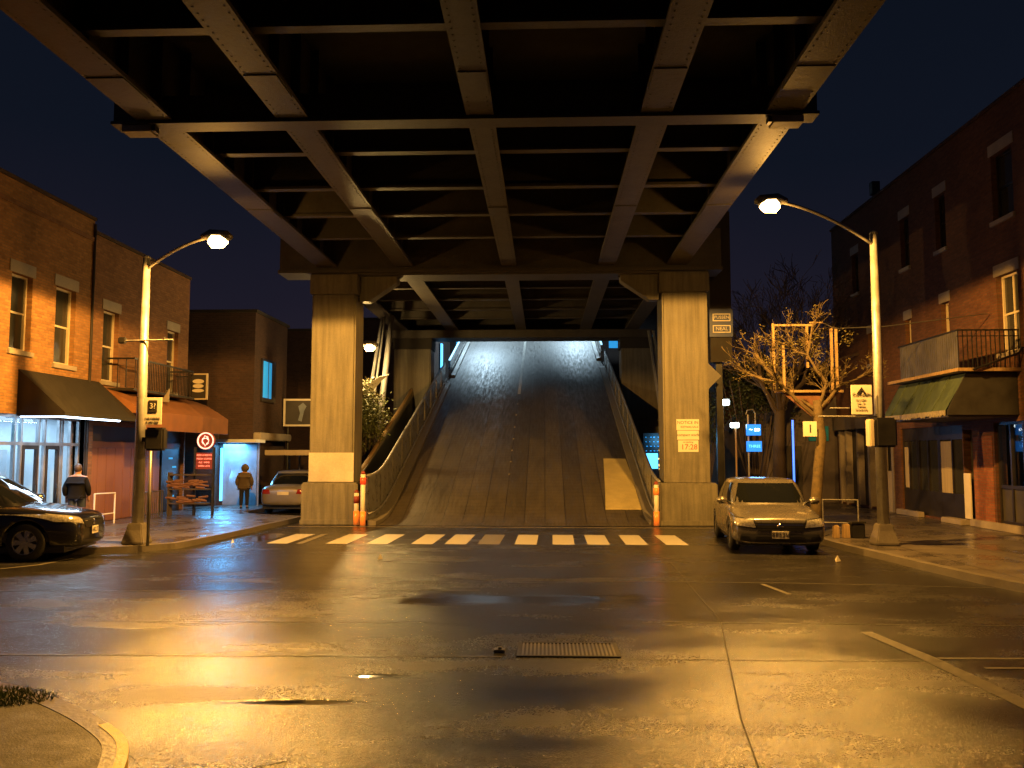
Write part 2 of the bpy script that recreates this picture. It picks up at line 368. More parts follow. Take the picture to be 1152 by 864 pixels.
# yellow kerb paint
seg = [p for p in CL if 4.2 < p[1] < 6.35 and p[0] > -4]; segi = offset_poly(seg, -.07)
y = MB()
for i in range(len(seg) - 1): y.add([(seg[i][0] + .003, seg[i][1], .0), (seg[i + 1][0] + .003, seg[i + 1][1], .0), (seg[i + 1][0] + .003, seg[i + 1][1], .137), (seg[i][0] + .003, seg[i][1], .137), (*segi[i], .138), (*segi[i + 1], .138)], [(0, 1, 2, 3), (3, 2, 5, 4)])
struct(y.build('kerb_paint', 'yellow_paint', origin=(0, 0, 0)))
# grass tuft on the corner
gr = MB()
for i in range(2600):
    a = random.random() * 6.28; r = random.random() ** .6; x = -4.95 + math.cos(a) * r * 1.0; yy = 6.9 + math.sin(a) * r * .35; h = random.uniform(.015, .05); dx = random.uniform(-.04, .04); dy = random.uniform(-.04, .04); w = .006
    gr.add([(x - w, yy, .125), (x + w, yy, .125), (x + dx, yy + dy, .13 + h)], [(0, 1, 2)])
tag(gr.build('grass', 'grass'), 'patch of short wet grass in the bare earth of the near street corner', 'grass', kind='stuff')

# road markings
cw = MB(); faded = MB()
for c, ok in [(-6.25, 1), (-5.75, 2), (-4.85, 1), (-3.9, 1), (-2.85, 1), (-2.07, 1), (-1.3, 0), (-.44, 1), (.44, 1), (1.25, 1), (2.13, 1), (3.05, 1)]:
    w = .27
    if ok == 2: (faded).sheet([(c - .06, 19.9), (c + .1, 19.9), (c + .1, 22.3), (c - .06, 22.3)], .004)
    else: (cw if ok else faded).sheet([(c - w, 19.95), (c + w - .03, 19.9), (c + w, 22.25), (c - w + .02, 22.3)], .004)
struct(cw.build('crosswalk_marking', 'white_paint', origin=(0, 0, 0))); struct(faded.build('faded_marking', 'worn_paint', origin=(0, 0, 0)))
mk = MB()
mk.sheet([(3.70, 10.4), (3.84, 10.42), (4.02, 9.1), (4.13, 7.2), (4.16, 3), (3.98, 3), (3.94, 7.2), (3.84, 9.1)], .004)
mk.sheet([(4.04, 9.08), (9, 9.2), (9, 9.27), (4.02, 9.15)], .005); mk.sheet([(4.3, 8.7), (9, 8.8), (9, 8.86), (4.3, 8.76)], .005)
mk.sheet([(3.45, 14.1), (3.53, 14.1), (3.68, 13.1), (3.6, 13.1)], .004)
mk.sheet([(-12, 15.2), (-10.0, 15.35), (-9.6, 16.0), (-9.5, 17.0), (-9.42, 17.0), (-9.5, 15.95), (-9.95, 15.27), (-12, 15.12)], .004)
struct(mk.build('lane_marking', 'worn_paint', origin=(0, 0, 0)))
sm = MB()
sm.sheet([(-9, 8.82), (-.45, 9.0), (-.45, 9.04), (-9, 8.86)], .004); sm.sheet([(.9, 8.93), (4.0, 8.98), (4.0, 9.0), (.9, 8.95)], .004)
sm.sheet([(1.5, 10.9), (12, 10.72), (12, 10.76), (1.5, 10.93)], .004); sm.sheet([(-1, 14.35), (4, 14.2), (7, 13.8), (7, 13.84), (4, 14.25), (-1, 14.39)], .004)
sm.sheet([(-9, 12.9), (-1, 13.3), (-1, 13.33), (-9, 12.93)], .004); sm.sheet([(-9, 10.6), (-1.5, 10.75), (-1.5, 10.77), (-9, 10.62)], .004)
struct(sm.build('road_seam', 'seam_grey', origin=(0, 0, 0)))
dk = MB()
dk.sheet([(2.4, 17), (2.415, 17), (2.2, 11), (1.55, 7), (1.2, 4), (1.187, 4), (1.537, 7), (2.187, 11)], .0045); dk.sheet([(-9, 17.9), (6, 18.2), (6, 18.215), (-9, 17.915)], .0045)
struct(dk.build('tar_seam', 'slab_dark', origin=(0, 0, 0)))
th = MB(); th.sheet([(-7.4, 24.5), (5.2, 24.35), (5.2, 24.45), (-7.4, 24.6)], .006); struct(th.build('threshold_line', 'stone_trim', origin=(0, 0, 0)))
pa = MB(); pa.sheet([(-2.35 + .55 * math.cos(t * .35) * (1 + .12 * math.sin(t * 2.3)), 6.1 + .45 * math.sin(t * .35) * (1 + .1 * math.cos(t * 1.7))) for t in range(18)], .004); struct(pa.build('asphalt_patch', 'wet_asphalt', origin=(0, 0, 0)))
# drain grate
t = thing('drain_grate', (.24, 9.35, 0), 'rectangular slotted iron drain grate set in the wet road', 'drain')
MB().box(-.3, .78, 9.02, 9.06, -.01, .014).box(-.3, .78, 9.64, 9.68, -.01, .014).box(-.3, -.26, 9.06, 9.64, -.01, .014).box(.74, .78, 9.06, 9.64, -.01, .014).build('frame', 'dark_metal', t)
b = MB()
for i in range(24): x = -.25 + i * .042; b.box(x, x + .02, 9.06, 9.64, -.005, .012)
b.build('bars', 'galv_dark', t); MB().sheet([(-.26, 9.06), (.74, 9.06), (.74, 9.64), (-.26, 9.64)], .003).build('pit', 'black_box', t)
# small things on the road
t = tag(MB().box(-.55, -.43, 9.2, 9.32, 0, .03).box(-.51, -.46, 9.23, 9.29, .03, .05).build('valve_cover', 'galv_dark', bevel=.006), 'small raised metal valve cover left of the drain grate', 'valve cover')

# ------------------------------------------------------------------ ramp
def rz(y): return 0.005 if y < 25 else (.005 + .02 * (y - 25) + .085 * (y - 25) ** 2 if y < 26.6 else .2546 + .325 * (y - 26.6))
def rn(y):
    return rz(y)
ys = [24.9 + i * .25 for i in range(12)] + [28 + i * 1.0 for i in range(47)]
def rw(y): return (-4.98, 3.22)
rm = MB()
for i, yy in enumerate(ys):
    l, r = rw(yy); rm.v += [(l, yy, rn(yy) + .004), (r, yy, rn(yy) + .004), (l, yy, -.02), (r, yy, -.02)]
for i in range(len(ys) - 1):
    a = i * 4; b2 = a + 4
    rm.f += [(a, a + 1, b2 + 1, b2), (a + 2, a, b2, b2 + 2), (a + 1, a + 3, b2 + 3, b2 + 1)]
e4 = (len(ys) - 1) * 4; rm.f += [(e4, e4 + 1, e4 + 3, e4 + 2)]
ramp_o = struct(rm.build('ramp_road', 'wet_ramp_concrete', origin=(0, 0, 0)))
def on_ramp(pts, dz=.012): return [(x, y, rn(y) + .004 + dz) for x, y in pts]
cl = MB()
yy = 41.0
while yy < 73: cl.add(on_ramp([(-1.3, yy), (-1.16, yy), (-1.16, yy + 1), (-1.3, yy + 1)]), [(0, 1, 2, 3)]); yy += 1
struct(cl.build('ramp_centre_line', 'white_paint', origin=(0, 0, 0)))
for i, sy in enumerate([30.0, 31.3, 32.6, 34, 35.6, 37.4, 39.2]):
    o = MB().box(-1.28, -1.22, sy, sy + .08, rn(sy) - .01, rn(sy) + .03).build('road_stud', 'em_amber', bevel=.01)
    o.data.materials[0] = MATS['stone_trim']
    tag(o, 'small pale road stud in the row up the middle of the ramp', 'road stud', 'road studs along the ramp centre')
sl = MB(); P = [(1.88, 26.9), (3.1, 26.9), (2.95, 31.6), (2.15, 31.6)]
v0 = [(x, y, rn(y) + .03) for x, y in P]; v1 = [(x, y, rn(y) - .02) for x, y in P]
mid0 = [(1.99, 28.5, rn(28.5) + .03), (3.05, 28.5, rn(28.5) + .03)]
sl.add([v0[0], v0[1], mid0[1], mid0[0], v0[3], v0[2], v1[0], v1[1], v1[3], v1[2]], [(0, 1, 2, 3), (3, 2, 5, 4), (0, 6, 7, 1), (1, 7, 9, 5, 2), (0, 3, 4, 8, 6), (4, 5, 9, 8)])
struct(sl.build('lamplit_patch', 'lamplit_patch', origin=(0, 0, 0)))  # lamplit patch of the ramp, its light put into a pale yellow slab
# raised kerb along the ramp edges and parapets
def parapet(x, y0, y1, h0, h1, mat, label, flare=0, thick=.09, panels=True, cat='parapet', rail='galvanised'):
    t = thing('ramp_parapet', (x, y0, rn(y0)), label, cat, 'parapets along the ramp')
    n = max(4, int((y1 - y0) / .6)); s = 1 if x > -1 else -1
    Y = [y0 + (y1 - y0) * i / n for i in range(n + 1)]
    X = [x + s * flare * max(0, (27.5 - yy) / 3) ** 2 if yy < 27.5 else x for yy in Y]
    H = [h0 + (h1 - h0) * i / n for i in range(n + 1)]
    p = MB()
    for i, yy in enumerate(Y): p.v += [(X[i] - thick / 2, yy, rn(yy) - .03), (X[i] + thick / 2, yy, rn(yy) - .03), (X[i] + thick / 2, yy, rn(yy) + H[i]), (X[i] - thick / 2, yy, rn(yy) + H[i])]
    for i in range(n):
        a = i * 4; q = a + 4
        p.f += [(a + k, a + (k + 1) % 4, q + (k + 1) % 4, q + k) for k in range(4)]
    p.f += [(0, 1, 2, 3), (n * 4, n * 4 + 3, n * 4 + 2, n * 4 + 1)]
    p.build('panel', mat, t)
    MB().tube([(X[i], Y[i], rn(Y[i]) + H[i] + .03) for i in range(n + 1)], .05, 8).build('top_rail', rail, t, smooth=True)
    MB().tube([(X[i] - s * .09, Y[i], rn(Y[i]) + .34) for i in range(n + 1)], .035, 6).build('lower_rail', 'galvanised', t, smooth=True)
    k = MB()
    for i in range(n):
        xa, xb = X[i] - s * .3, X[i + 1] - s * .3
        k.add([(xa, Y[i], rn(Y[i])), (X[i], Y[i], rn(Y[i])), (X[i], Y[i], rn(Y[i]) + .16), (xa, Y[i], rn(Y[i]) + .12), (xb, Y[i + 1], rn(Y[i + 1])), (X[i + 1], Y[i + 1], rn(Y[i + 1])), (X[i + 1], Y[i + 1], rn(Y[i + 1]) + .16), (xb, Y[i + 1], rn(Y[i + 1]) + .12)],
              [(3, 2, 6, 7), (0, 3, 7, 4), (0, 1, 2, 3), (4, 5, 6, 7)])
    k.build('kerb', 'old_concrete', t)
    if panels:
        for i in range(2, n, 3):
            MB().box(X[i] - s * .045 - .02, X[i] - s * .045 + .02, Y[i] - .03, Y[i] + .03, rn(Y[i]) + .05, rn(Y[i]) + H[i]).build('post', 'galv_dark', t)
    return t
simple('parapet_metal', (.34, .35, .36), .3, .75, var=.3, scale=3)
parapet(-5.05, 24.95, 42.8, 1.4, 1.12, 'parapet_metal', 'grey metal parapet with a bright top rail along the lower left edge of the ramp', .25)
parapet(3.3, 25.3, 46.5, 1.22, 1.0, 'parapet_metal', 'grey metal parapet along the lower right edge of the ramp', .1)
parapet(-5.0, 44.5, 72, .9, .9, 'parapet_metal', 'low parapet with a rail given added blue white glow for caught lamplight at the upper left edge of the ramp', panels=False, rail='em_rail_sheen')  # rail emits to stand for cold lamplight caught along its edge
parapet(3.25, 48.5, 72, .9, .9, 'parapet_metal', 'low parapet with a rail given added blue white glow for caught lamplight at the upper right edge of the ramp', panels=False, rail='em_rail_sheen')
# outer retaining wall with brown coping, left
t = thing('retaining_wall', (-6.1, 28, 0), 'dark sloping retaining wall with brown coping left of the ramp', 'wall')
Y = [27.2 + i * .8 for i in range(21)]
w = MB(); cp = MB()
def rtz(y): return rn(y) + .72 + .02 * math.sin(y)
w.xprism([(Y[0], 0), (Y[-1], 0)] + [(q, rtz(q)) for q in Y[::-1]], -6.2, -6.02); w.build('wall', 'old_concrete', t)
cp.tube([(-6.11, q, rtz(q) + .03) for q in Y], .07, 6); cp.build('coping', 'wood', t)
# end posts
def end_post(x, y, h, label, top):
    t = thing('marker_post', (x, y, 0), label, 'post', 'marker posts at the foot of the ramp')
    MB().tube([(x, y, 0), (x, y, h)], .07, 10).build('post', 'sign_white', t, smooth=True)
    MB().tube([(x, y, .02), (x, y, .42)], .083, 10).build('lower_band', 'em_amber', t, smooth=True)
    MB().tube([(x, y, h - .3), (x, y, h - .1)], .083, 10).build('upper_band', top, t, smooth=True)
    MB().tube([(x, y, h), (x, y, h + .05), (x, y, h + .09)], [.075, .06, .02], 10).build('cap', 'rust_red', t, smooth=True)
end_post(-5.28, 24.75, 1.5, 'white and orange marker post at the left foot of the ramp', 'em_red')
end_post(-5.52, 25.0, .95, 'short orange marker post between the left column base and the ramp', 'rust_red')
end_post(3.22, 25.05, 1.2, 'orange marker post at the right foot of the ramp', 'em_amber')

# ------------------------------------------------------------------ bridge deck
XG = [-6.62, -4.25, -1.07, 1.87, 3.98]; WG = [.62, .55, .46, .52, .6]
ZB = 7.75
D = thing('bridge_deck', (-1.3, 17, ZB), 'elevated brown steel bridge deck of girders and cross beams over the street', 'bridge')
MB().box(-7.2, 4.6, -14, 41.2, 9.35, 9.75).build('deck_slab', 'slab_dark', D)
for x, w in zip(XG, WG):
    m = MB(); m.box(x - w / 2, x + w / 2, -14, 41, ZB, ZB + .07); m.box(x - .06, x + .06, -14, 41, ZB + .07, 9.34)
    m.box(x - w / 2 + .03, x + w / 2 - .03, -14, 41, ZB + .071, ZB + .095)
    s = m; yy = -1.0
    while yy < 40.5:
        s.box(x - w / 2 + .06, x - .062, yy - .012, yy + .012, ZB + .1, 9.33); s.box(x + .062, x + w / 2 - .06, yy - .012, yy + .012, ZB + .1, 9.33); yy += 1.12
    rv = m; yy = 6.0
    while yy < 26:
        for sx in (-1, 1): rv.box(x + sx * (w / 2 - .07) - .012, x + sx * (w / 2 - .07) + .012, yy - .012, yy + .012, ZB - .008, ZB)
        yy += .17
    go = m.build('girder', 'girder_steel', D)
    # splice plates
    for yy in (12.6, 19.6): MB().box(x - w / 2 + .02, x + w / 2 - .02, yy - .4, yy + .4, ZB - .02, ZB - .002).build('splice_plate', 'girder_steel', go)
beams = [-8, -5.7, -3.4, -1.1, 1.2, 3.5, 5.8, 8.4, 11.25, 16.15, 18.4, 20.55, 22.75, 27.6, 29.9, 32.2, 34.5, 36.8]
for yy in beams:
    m = MB(); xs = XG
    for a in range(4):
        x0 = xs[a] + .07; x1 = xs[a + 1] - .07
        m.box(x0, x1, yy - .03, yy + .03, 8.0, 9.34); m.box(x0, x1, yy - .1, yy + .1, 7.94, 8.0)
    m.build('floor_beam', 'beam_steel', D)
m = MB(); m.box(-7.36, 4.53, 13.92, 13.98, 7.745, 8.2); m.box(-7.38, 4.55, 13.86, 14.26, 7.69, 7.743); m.box(-7.36, 4.53, 14.14, 14.2, 7.745, 8.2)
m.build('main_cross_beam', 'beam_steel', D)
for x in (-6.95, 4.05):
    f = MB().box(x - .25, x + .25, 13.88, 14.2, 7.57, 7.685).build('light_fixture', 'stone_trim', D, bevel=.01); MB().box(x + (.27 if x < 0 else -.33), x + (.33 if x < 0 else -.27), 13.9, 14.05, 7.58, 7.68).build('bracket', 'dark_metal', f)
# end diaphragm of the deck
MB().box(-7.1, 4.55, 40.95, 41.15, 7.9, 9.34).build('end_beam', 'beam_steel', D)

def pier(yc, label, xs, wcol, dcol, near):
    cx = sum(xs) / 2
    t = thing('bridge_pier', (cx, yc, 0), label, 'bridge pier', 'piers carrying the bridge deck')
    for x in xs:
        c = MB().box(x - wcol / 2, x + wcol / 2, yc, yc + dcol, 1.2 if near else 0, 6.92).build('column', 'column_concrete', t, bevel=.05)
        if near:
            MB().box(x - .84, x + .84, yc - .2, yc + dcol + .2, .0, 1.24).build('plinth', 'plinth_concrete', c, bevel=.04)
            MB().box(x - .86, x + .86, yc - .25, yc + dcol + .22, .0, .16).build('footing', 'plinth_concrete', c, bevel=.02)
            MB().box(x - wcol / 2 - .06, x + wcol / 2 + .06, yc - .06, yc + dcol + .06, 6.9, 7.5).build('capital', 'column_concrete', c, bevel=.03)
        else:
            MB().box(x - wcol / 2 - .05, x + wcol / 2 + .05, yc - .06, yc + dcol + .06, 6.88, 7.4).build('capital', 'slab_dark', c, bevel=.03)
    if near:
        MB().box(xs[0] + -.73, xs[1] + .73, yc + .1, yc + dcol - .1, 7.49, 7.64).build('cap_plate', 'beam_steel', t)
        c = MB(); c.box(-8.08, 5.3, yc + .12, yc + .22, 7.6, 8.85); c.box(-8.1, 5.32, yc, yc + dcol - .1, 7.56, 7.66); c.box(-8.08, 5.3, yc + .9, yc + 1.0, 7.67, 8.85)
        c.build('cap_beam', 'beam_steel', t)
        for x, s in ((xs[0] + .72, 1), (xs[1] - .72, -1)):
            k = MB(); k.yprism([(x, 7.5), (x + s * 1.15, 7.5), (x + s * 1.15, 7.32), (x + s * .28, 6.72), (x, 6.72)][::s], yc + .25, yc + .75); k.build('knee_brace', 'column_concrete', t, bevel=.02)
            MB().tube([(x, yc + .5, 6.85), (x + s * 1.2, yc + .5, 7.5)], .03, 6).build('brace_pipe', 'dark_metal', t)
    else:
        MB().box(-7.3, 4.9, yc - .1, yc + dcol, 7.38, 7.74).build('cap_beam', 'beam_steel', t)
    return t
pier(25.3, 'near concrete bridge pier with two columns on square bases flanking the ramp foot', (-6.36, 4.17), 1.34, 1.15, True)
MB2 = bpy.data.objects['bridge_pier']
MB().box(-7.035, -5.685, 25.29, 25.31, 1.26, 2.12).build('pale_patch', 'pale_patch', [c for c in MB2.children if c.name.startswith('column')][0])
pier(38.8, 'far plain concrete bridge pier rising beside the upper ramp', (-6.08, 4.35), 1.7, 1.3, False)
# notices on right column
def notice(z0, z1, x0, x1, label, paint):
    t = thing('notice', ((x0 + x1) / 2, 25.27, z0), label, 'notice', 'notices pasted on the right column')
    MB().box(x0, x1, 25.28, 25.295, z0, z1).build('paper', 'sign_white', t); paint(t); return t
def p1(t):
    text('NOTICE IN', .125, 'ink', (4.2, 25.275, 3.0), FACECAM, t); text('KETIVAS SALE', .085, 'ink', (4.25, 25.275, 2.87), FACECAM, t)
def p2(t): text('compact work', .11, 'ink', (4.2, 25.275, 2.64), FACECAM, t)
def p3(t):
    text('no parking', .07, 'ink', (4.2, 25.275, 2.43), FACECAM, t); text('17:28', .22, 'ink_red', (4.23, 25.275, 2.28), FACECAM, t, ext=.004)
notice(2.78, 3.1, 3.87, 4.53, 'top cream notice with two lines of dark lettering on the right column', p1)
notice(2.5, 2.765, 3.89, 4.52, 'middle cream notice with one line of faint lettering on the right column', p2)
notice(2.14, 2.48, 3.91, 4.5, 'bottom notice with bold red lettering on the right column', p3)
# pylon behind right column
t = thing('sign_pylon', (5.6, 27.5, 0), 'tall dark pylon with a blue panel standing right behind the right column', 'sign')
MB().box(5.3, 5.98, 27.3, 27.9, 5.0, 9.9).build('board', 'slab_dark', t); MB().box(5.5, 5.7, 27.5, 27.7, 0, 5.0).build('post', 'black_metal', t)
bp = MB().box(5.26, 6.0, 27.2, 27.29, 5.8, 6.7).build('blue_panel', 'blue_board', t)
for z in (6.42, 6.05): MB().box(5.36, 5.92, 27.18, 27.197, z - .12, z + .12).build('frame', 'sign_white', bp); MB().box(5.39, 5.89, 27.165, 27.178, z - .09, z + .09).build('plate', 'blue_board', bp)
text('PUSSEN', .14, 'sign_white', (5.64, 27.16, 6.42), FACECAM, bp); text('NEAL', .16, 'sign_white', (5.64, 27.16, 6.05), FACECAM, bp)
# diamond road sign seen from behind
t = thing('road_sign', (5.05, 26.7, 3), 'grey diamond road sign seen side on behind the right column', 'road sign')
MB().yprism([(4.6, 4.5), (5.05, 4.95), (5.5, 4.5), (5.05, 4.05)], 26.7, 26.73).build('plate', 'old_concrete', t); MB().tube([(5.0, 26.76, 0), (5.0, 26.76, 5.0)], .035, 8).build('post', 'dark_metal', t)

# ------------------------------------------------------------------ street lamps
def street_lamp(x, y, ztop, lx, ly, lz, label, mat='em_sodium', base=True, r=.13):
    z0 = .13
    t = thing('street_lamp', (x, y, z0), label, 'street lamp', 'sodium street lamps')
    MB().tube([(x, y, z0 + .1), (x, y, ztop)], [r, r * .62], 14).build('pole', 'galvanised', t, smooth=True)
    MB().tube([(x, y, ztop), (x, y, ztop + .06)], [r * .7, r * .5], 12).build('cap', 'galvanised', t, smooth=True)
    if base:
        bb = MB(); 
        for z, s in ((z0, .24), (z0 + .06, .24), (z0 + .32, .17), (z0 + .46, .15)):
            bb.v += [(x - s, y - s, z), (x + s, y - s, z), (x + s, y + s, z), (x - s, y + s, z)]
        for i in range(3): a = i * 4; bb.f += [(a + k, a + (k + 1) % 4, a + 4 + (k + 1) % 4, a + 4 + k) for k in range(4)]
        bb.f += [(0, 3, 2, 1), (12, 13, 14, 15)]
        bb.build('base', 'kerb_concrete', t, bevel=.02)
    pts = []; za = ztop - .25
    for i in range(13):
        u = i / 12; pts.append((x + (lx - x) * u, y + (ly - y) * u, za + (lz + .06 - za) * math.sin(u * math.pi / 2) ** .9))
    MB().tube(pts, .035, 8).build('arm', 'galvanised', t, smooth=True)
    s = 1 if lx > x else -1
    h = MB(); h.tube([(lx - s * .25, ly, lz + .06), (lx - s * .05, ly, lz + .09), (lx + s * .3, ly, lz + .07), (lx + s * .42, ly, lz + .04)], [.05, .13, .12, .04], 12)
    ho = h.build('lamp_head', 'galv_dark', t, smooth=True)
    ln = MB(); 
    ln.tube([(lx - s * .06, ly, lz - .01), (lx + .0 * s, ly, lz - .035), (lx + s * .2, ly, lz - .035), (lx + s * .3, ly, lz - .01)], [.09, .155, .15, .08], 18)
    ln.build('lens', mat, ho, smooth=True)
    return t
LA = (-7.05, 17.6, 6.64); LB = (4.78, 17.5, 7.25)
street_lamp(-8.9, 18.5, 6.45, *LA, 'tall galvanised street lamp lit orange at the left corner')
street_lamp(7.3, 18.9, 6.95, *LB, 'tall galvanised street lamp lit orange at the right corner')
street_lamp(-7.5, 31.8, 5.85, -6.6, 31.3, 6.07, 'distant street lamp lit orange seen through the gap right of the left column', 'em_sodium_far')
def lamp(kind, name, loc, energy, col, size=.2, rot=(0, 0, 0), spot=165, blend=.3, sy=None):
    l = bpy.data.lights.new(name, kind); l.energy = energy; l.color = col
    if kind == 'AREA':
        l.size = size
        if sy: l.shape = 'RECTANGLE'; l.size_y = sy
    elif kind == 'SPOT': l.spot_size = R(spot); l.spot_blend = blend; l.shadow_soft_size = size
    elif kind == 'SUN': l.angle = R(size)
    else: l.shadow_soft_size = size
    o = bpy.data.objects.new(name, l); COL.objects.link(o); o.location = loc; o.rotation_euler = rot; return o
SOD = (1, .47, .08)
lamp('SPOT', 'sodium_light', (LA[0] + .1, LA[1], LA[2] - .3), 6900, SOD, .09, (0, R(0), 0), 179, .06)
lamp('SPOT', 'sodium_light', (LB[0] - .1, LB[1], LB[2] - .3), 6400, SOD, .09, (0, 0, 0), 179, .06)
for q in (LA, LB): lamp('POINT', 'sodium_glow', (q[0], q[1], q[2] - .3), 150, SOD, .08)
lamp('POINT', 'sodium_glow', (-6.55, 31.2, 5.8), 900, (1, .62, .2), .1)
# cold lamps over the upper ramp
def flood(x, y, label, pw=6000):
    t = thing('ramp_lamp', (x, y, rn(y)), label, 'street lamp', 'cold lamps along the upper ramp')
    z = rn(y); s = 1 if x < -1 else -1
    MB().tube([(x, y, z), (x, y, z + 6.0)], .08, 10).build('pole', 'galvanised', t, smooth=True)
    MB().tube([(x, y, z + 5.9), (x + s * 1.2, y, z + 6.3)], .04, 8).build('arm', 'galvanised', t, smooth=True)
    h = MB().box(x + s * .9, x + s * 1.6, y - .15, y + .15, z + 6.28, z + 6.38).build('lamp_head', 'galv_dark', t)
    MB().box(x + s * .95, x + s * 1.55, y - .12, y + .12, z + 6.25, z + 6.277).build('lens', 'em_cold', h)
    lamp('SPOT', 'cold_light', (x + s * 1.25, y, z + 6.15), pw, (.6, .84, 1), .12, (0, 0, 0), 112, .6)
flood(-5.35, 56, 'cold white lamp on a pole by the left side of the upper ramp', 6000); flood(3.6, 60, 'cold white lamp on a pole by the right side of the upper ramp'); flood(-5.35, 68, 'cold white lamp at the left of the ramp top', 6000)
lamp('SPOT', 'cold_light', (-1.1, 66, rn(66) + 4.5), 12000, (.5, .8, 1), .3, (R(35), 0, 0), 120, .5)  # bare spot added for a bright streak up the ramp, no fixture built

exec_cars = True
# ------------------------------------------------------------------ cars
def loft_body(st, name, mat, parent):
    """st: (y, halfwidth, zbottom, zshoulder, ztop) front to rear"""
    rings = []
    for (yy, w, zb, zs, zt) in st:
        zm = zb + (zs - zb) * .55
        half = [(0, zb), (w * .55, zb), (w * .9, zb + .02), (w * .985, zb + .12), (w, zm), (w * .975, zs - .06), (w * .9, zs + (zt - zs) * .45), (w * .6, zt), (0, zt + .015)]
        rings.append([(x, yy, z) for x, z in half] + [(-x, yy, z) for x, z in half[-2:0:-1]])
    m = MB(); n = len(rings[0])
    for r in rings: m.v += r
    for i in range(len(rings) - 1): m.f += [(i * n + k, i * n + (k + 1) % n, (i + 1) * n + (k + 1) % n, (i + 1) * n + k) for k in range(n)]
    m.f += [tuple(range(n)), tuple((len(rings) - 1) * n + k for k in range(n))]
    return m.build(name, mat, parent, sub=2)
def green_house(b0, b1, t0, t1, wb, wt, zb, zt, name, mat, parent):
    m = MB(); n = 28; L = 7
    def ring(y0, y1, w, z, p=4.6):
        cy, hl = (y0 + y1) / 2, (y1 - y0) / 2; out = []
        for k in range(n):
            a = 2 * math.pi * k / n; c, s = math.cos(a), math.sin(a)
            out.append((w * math.copysign(abs(c) ** (2 / p), c), cy + hl * math.copysign(abs(s) ** (2 / p), s), z))
        return out
    for i in range(L):
        u = i / (L - 1); e = u ** 1.0; bul = .035 * math.sin(u * math.pi)
        m.v += ring(b0 + (t0 - b0) * e - bul, b1 + (t1 - b1) * e + bul, wb + (wt - wb) * e + bul, zb + (zt - zb) * u)
    m.v += ring(t0 + .12, t1 - .12, wt - .12, zt + .035); m.v += ring(t0 + .5, t1 - .5, wt - .35, zt + .05)
    L += 2
    for i in range(L - 1): m.f += [(i * n + k, i * n + (k + 1) % n, (i + 1) * n + (k + 1) % n, (i + 1) * n + k) for k in range(n)]
    m.f += [tuple((L - 1) * n + k for k in range(n))]
    o = m.build(name, mat, parent, smooth=True); return o
def bvh_of(objs):
    vs, fs = [], []
    for o in objs:
        off = len(vs); vs += [v.co.copy() for v in o.data.vertices]; fs += [tuple(i + off for i in p.vertices) for p in o.data.polygons]
    return BVHTree.FromPolygons(vs, fs)
def patch(bvh, quad, axis, sign, name, mat, parent, off=.006, nx=14, nz=8):
    """quad of 2-D points (a,b): axis 'y' -> (x,z) seen along y; axis 'x' -> (y,z) seen along x; sign: side the ray starts from"""
    m = MB(); idx = {}
    q = [Vector(p) for p in quad]
    for j in range(nz + 1):
        for i in range(nx + 1):
            u, v = i / nx, j / nz
            p = (q[0] * (1 - u) + q[1] * u) * (1 - v) + (q[3] * (1 - u) + q[2] * u) * v
            if axis == 'y': o = Vector((p.x, sign * 8 + 2, p.y)); d = Vector((0, -sign, 0))
            else: o = Vector((sign * 5, p.x, p.y)); d = Vector((-sign, 0, 0))
            h = bvh.ray_cast(o, d)
            if h[0] is not None and abs((h[0] - o).length) < 12:
                nn = h[1] if h[1].dot(d) < 0 else -h[1]
                idx[i, j] = len(m.v); m.v.append(tuple(h[0] + nn * off))
    for j in range(nz):
        for i in range(nx):
            k = [(i, j), (i + 1, j), (i + 1, j + 1), (i, j + 1)]
            if all(c in idx for c in k): m.f.append(tuple(idx[c] for c in k))
    if not m.f: return None
    return m.build(name, mat, parent, smooth=True)
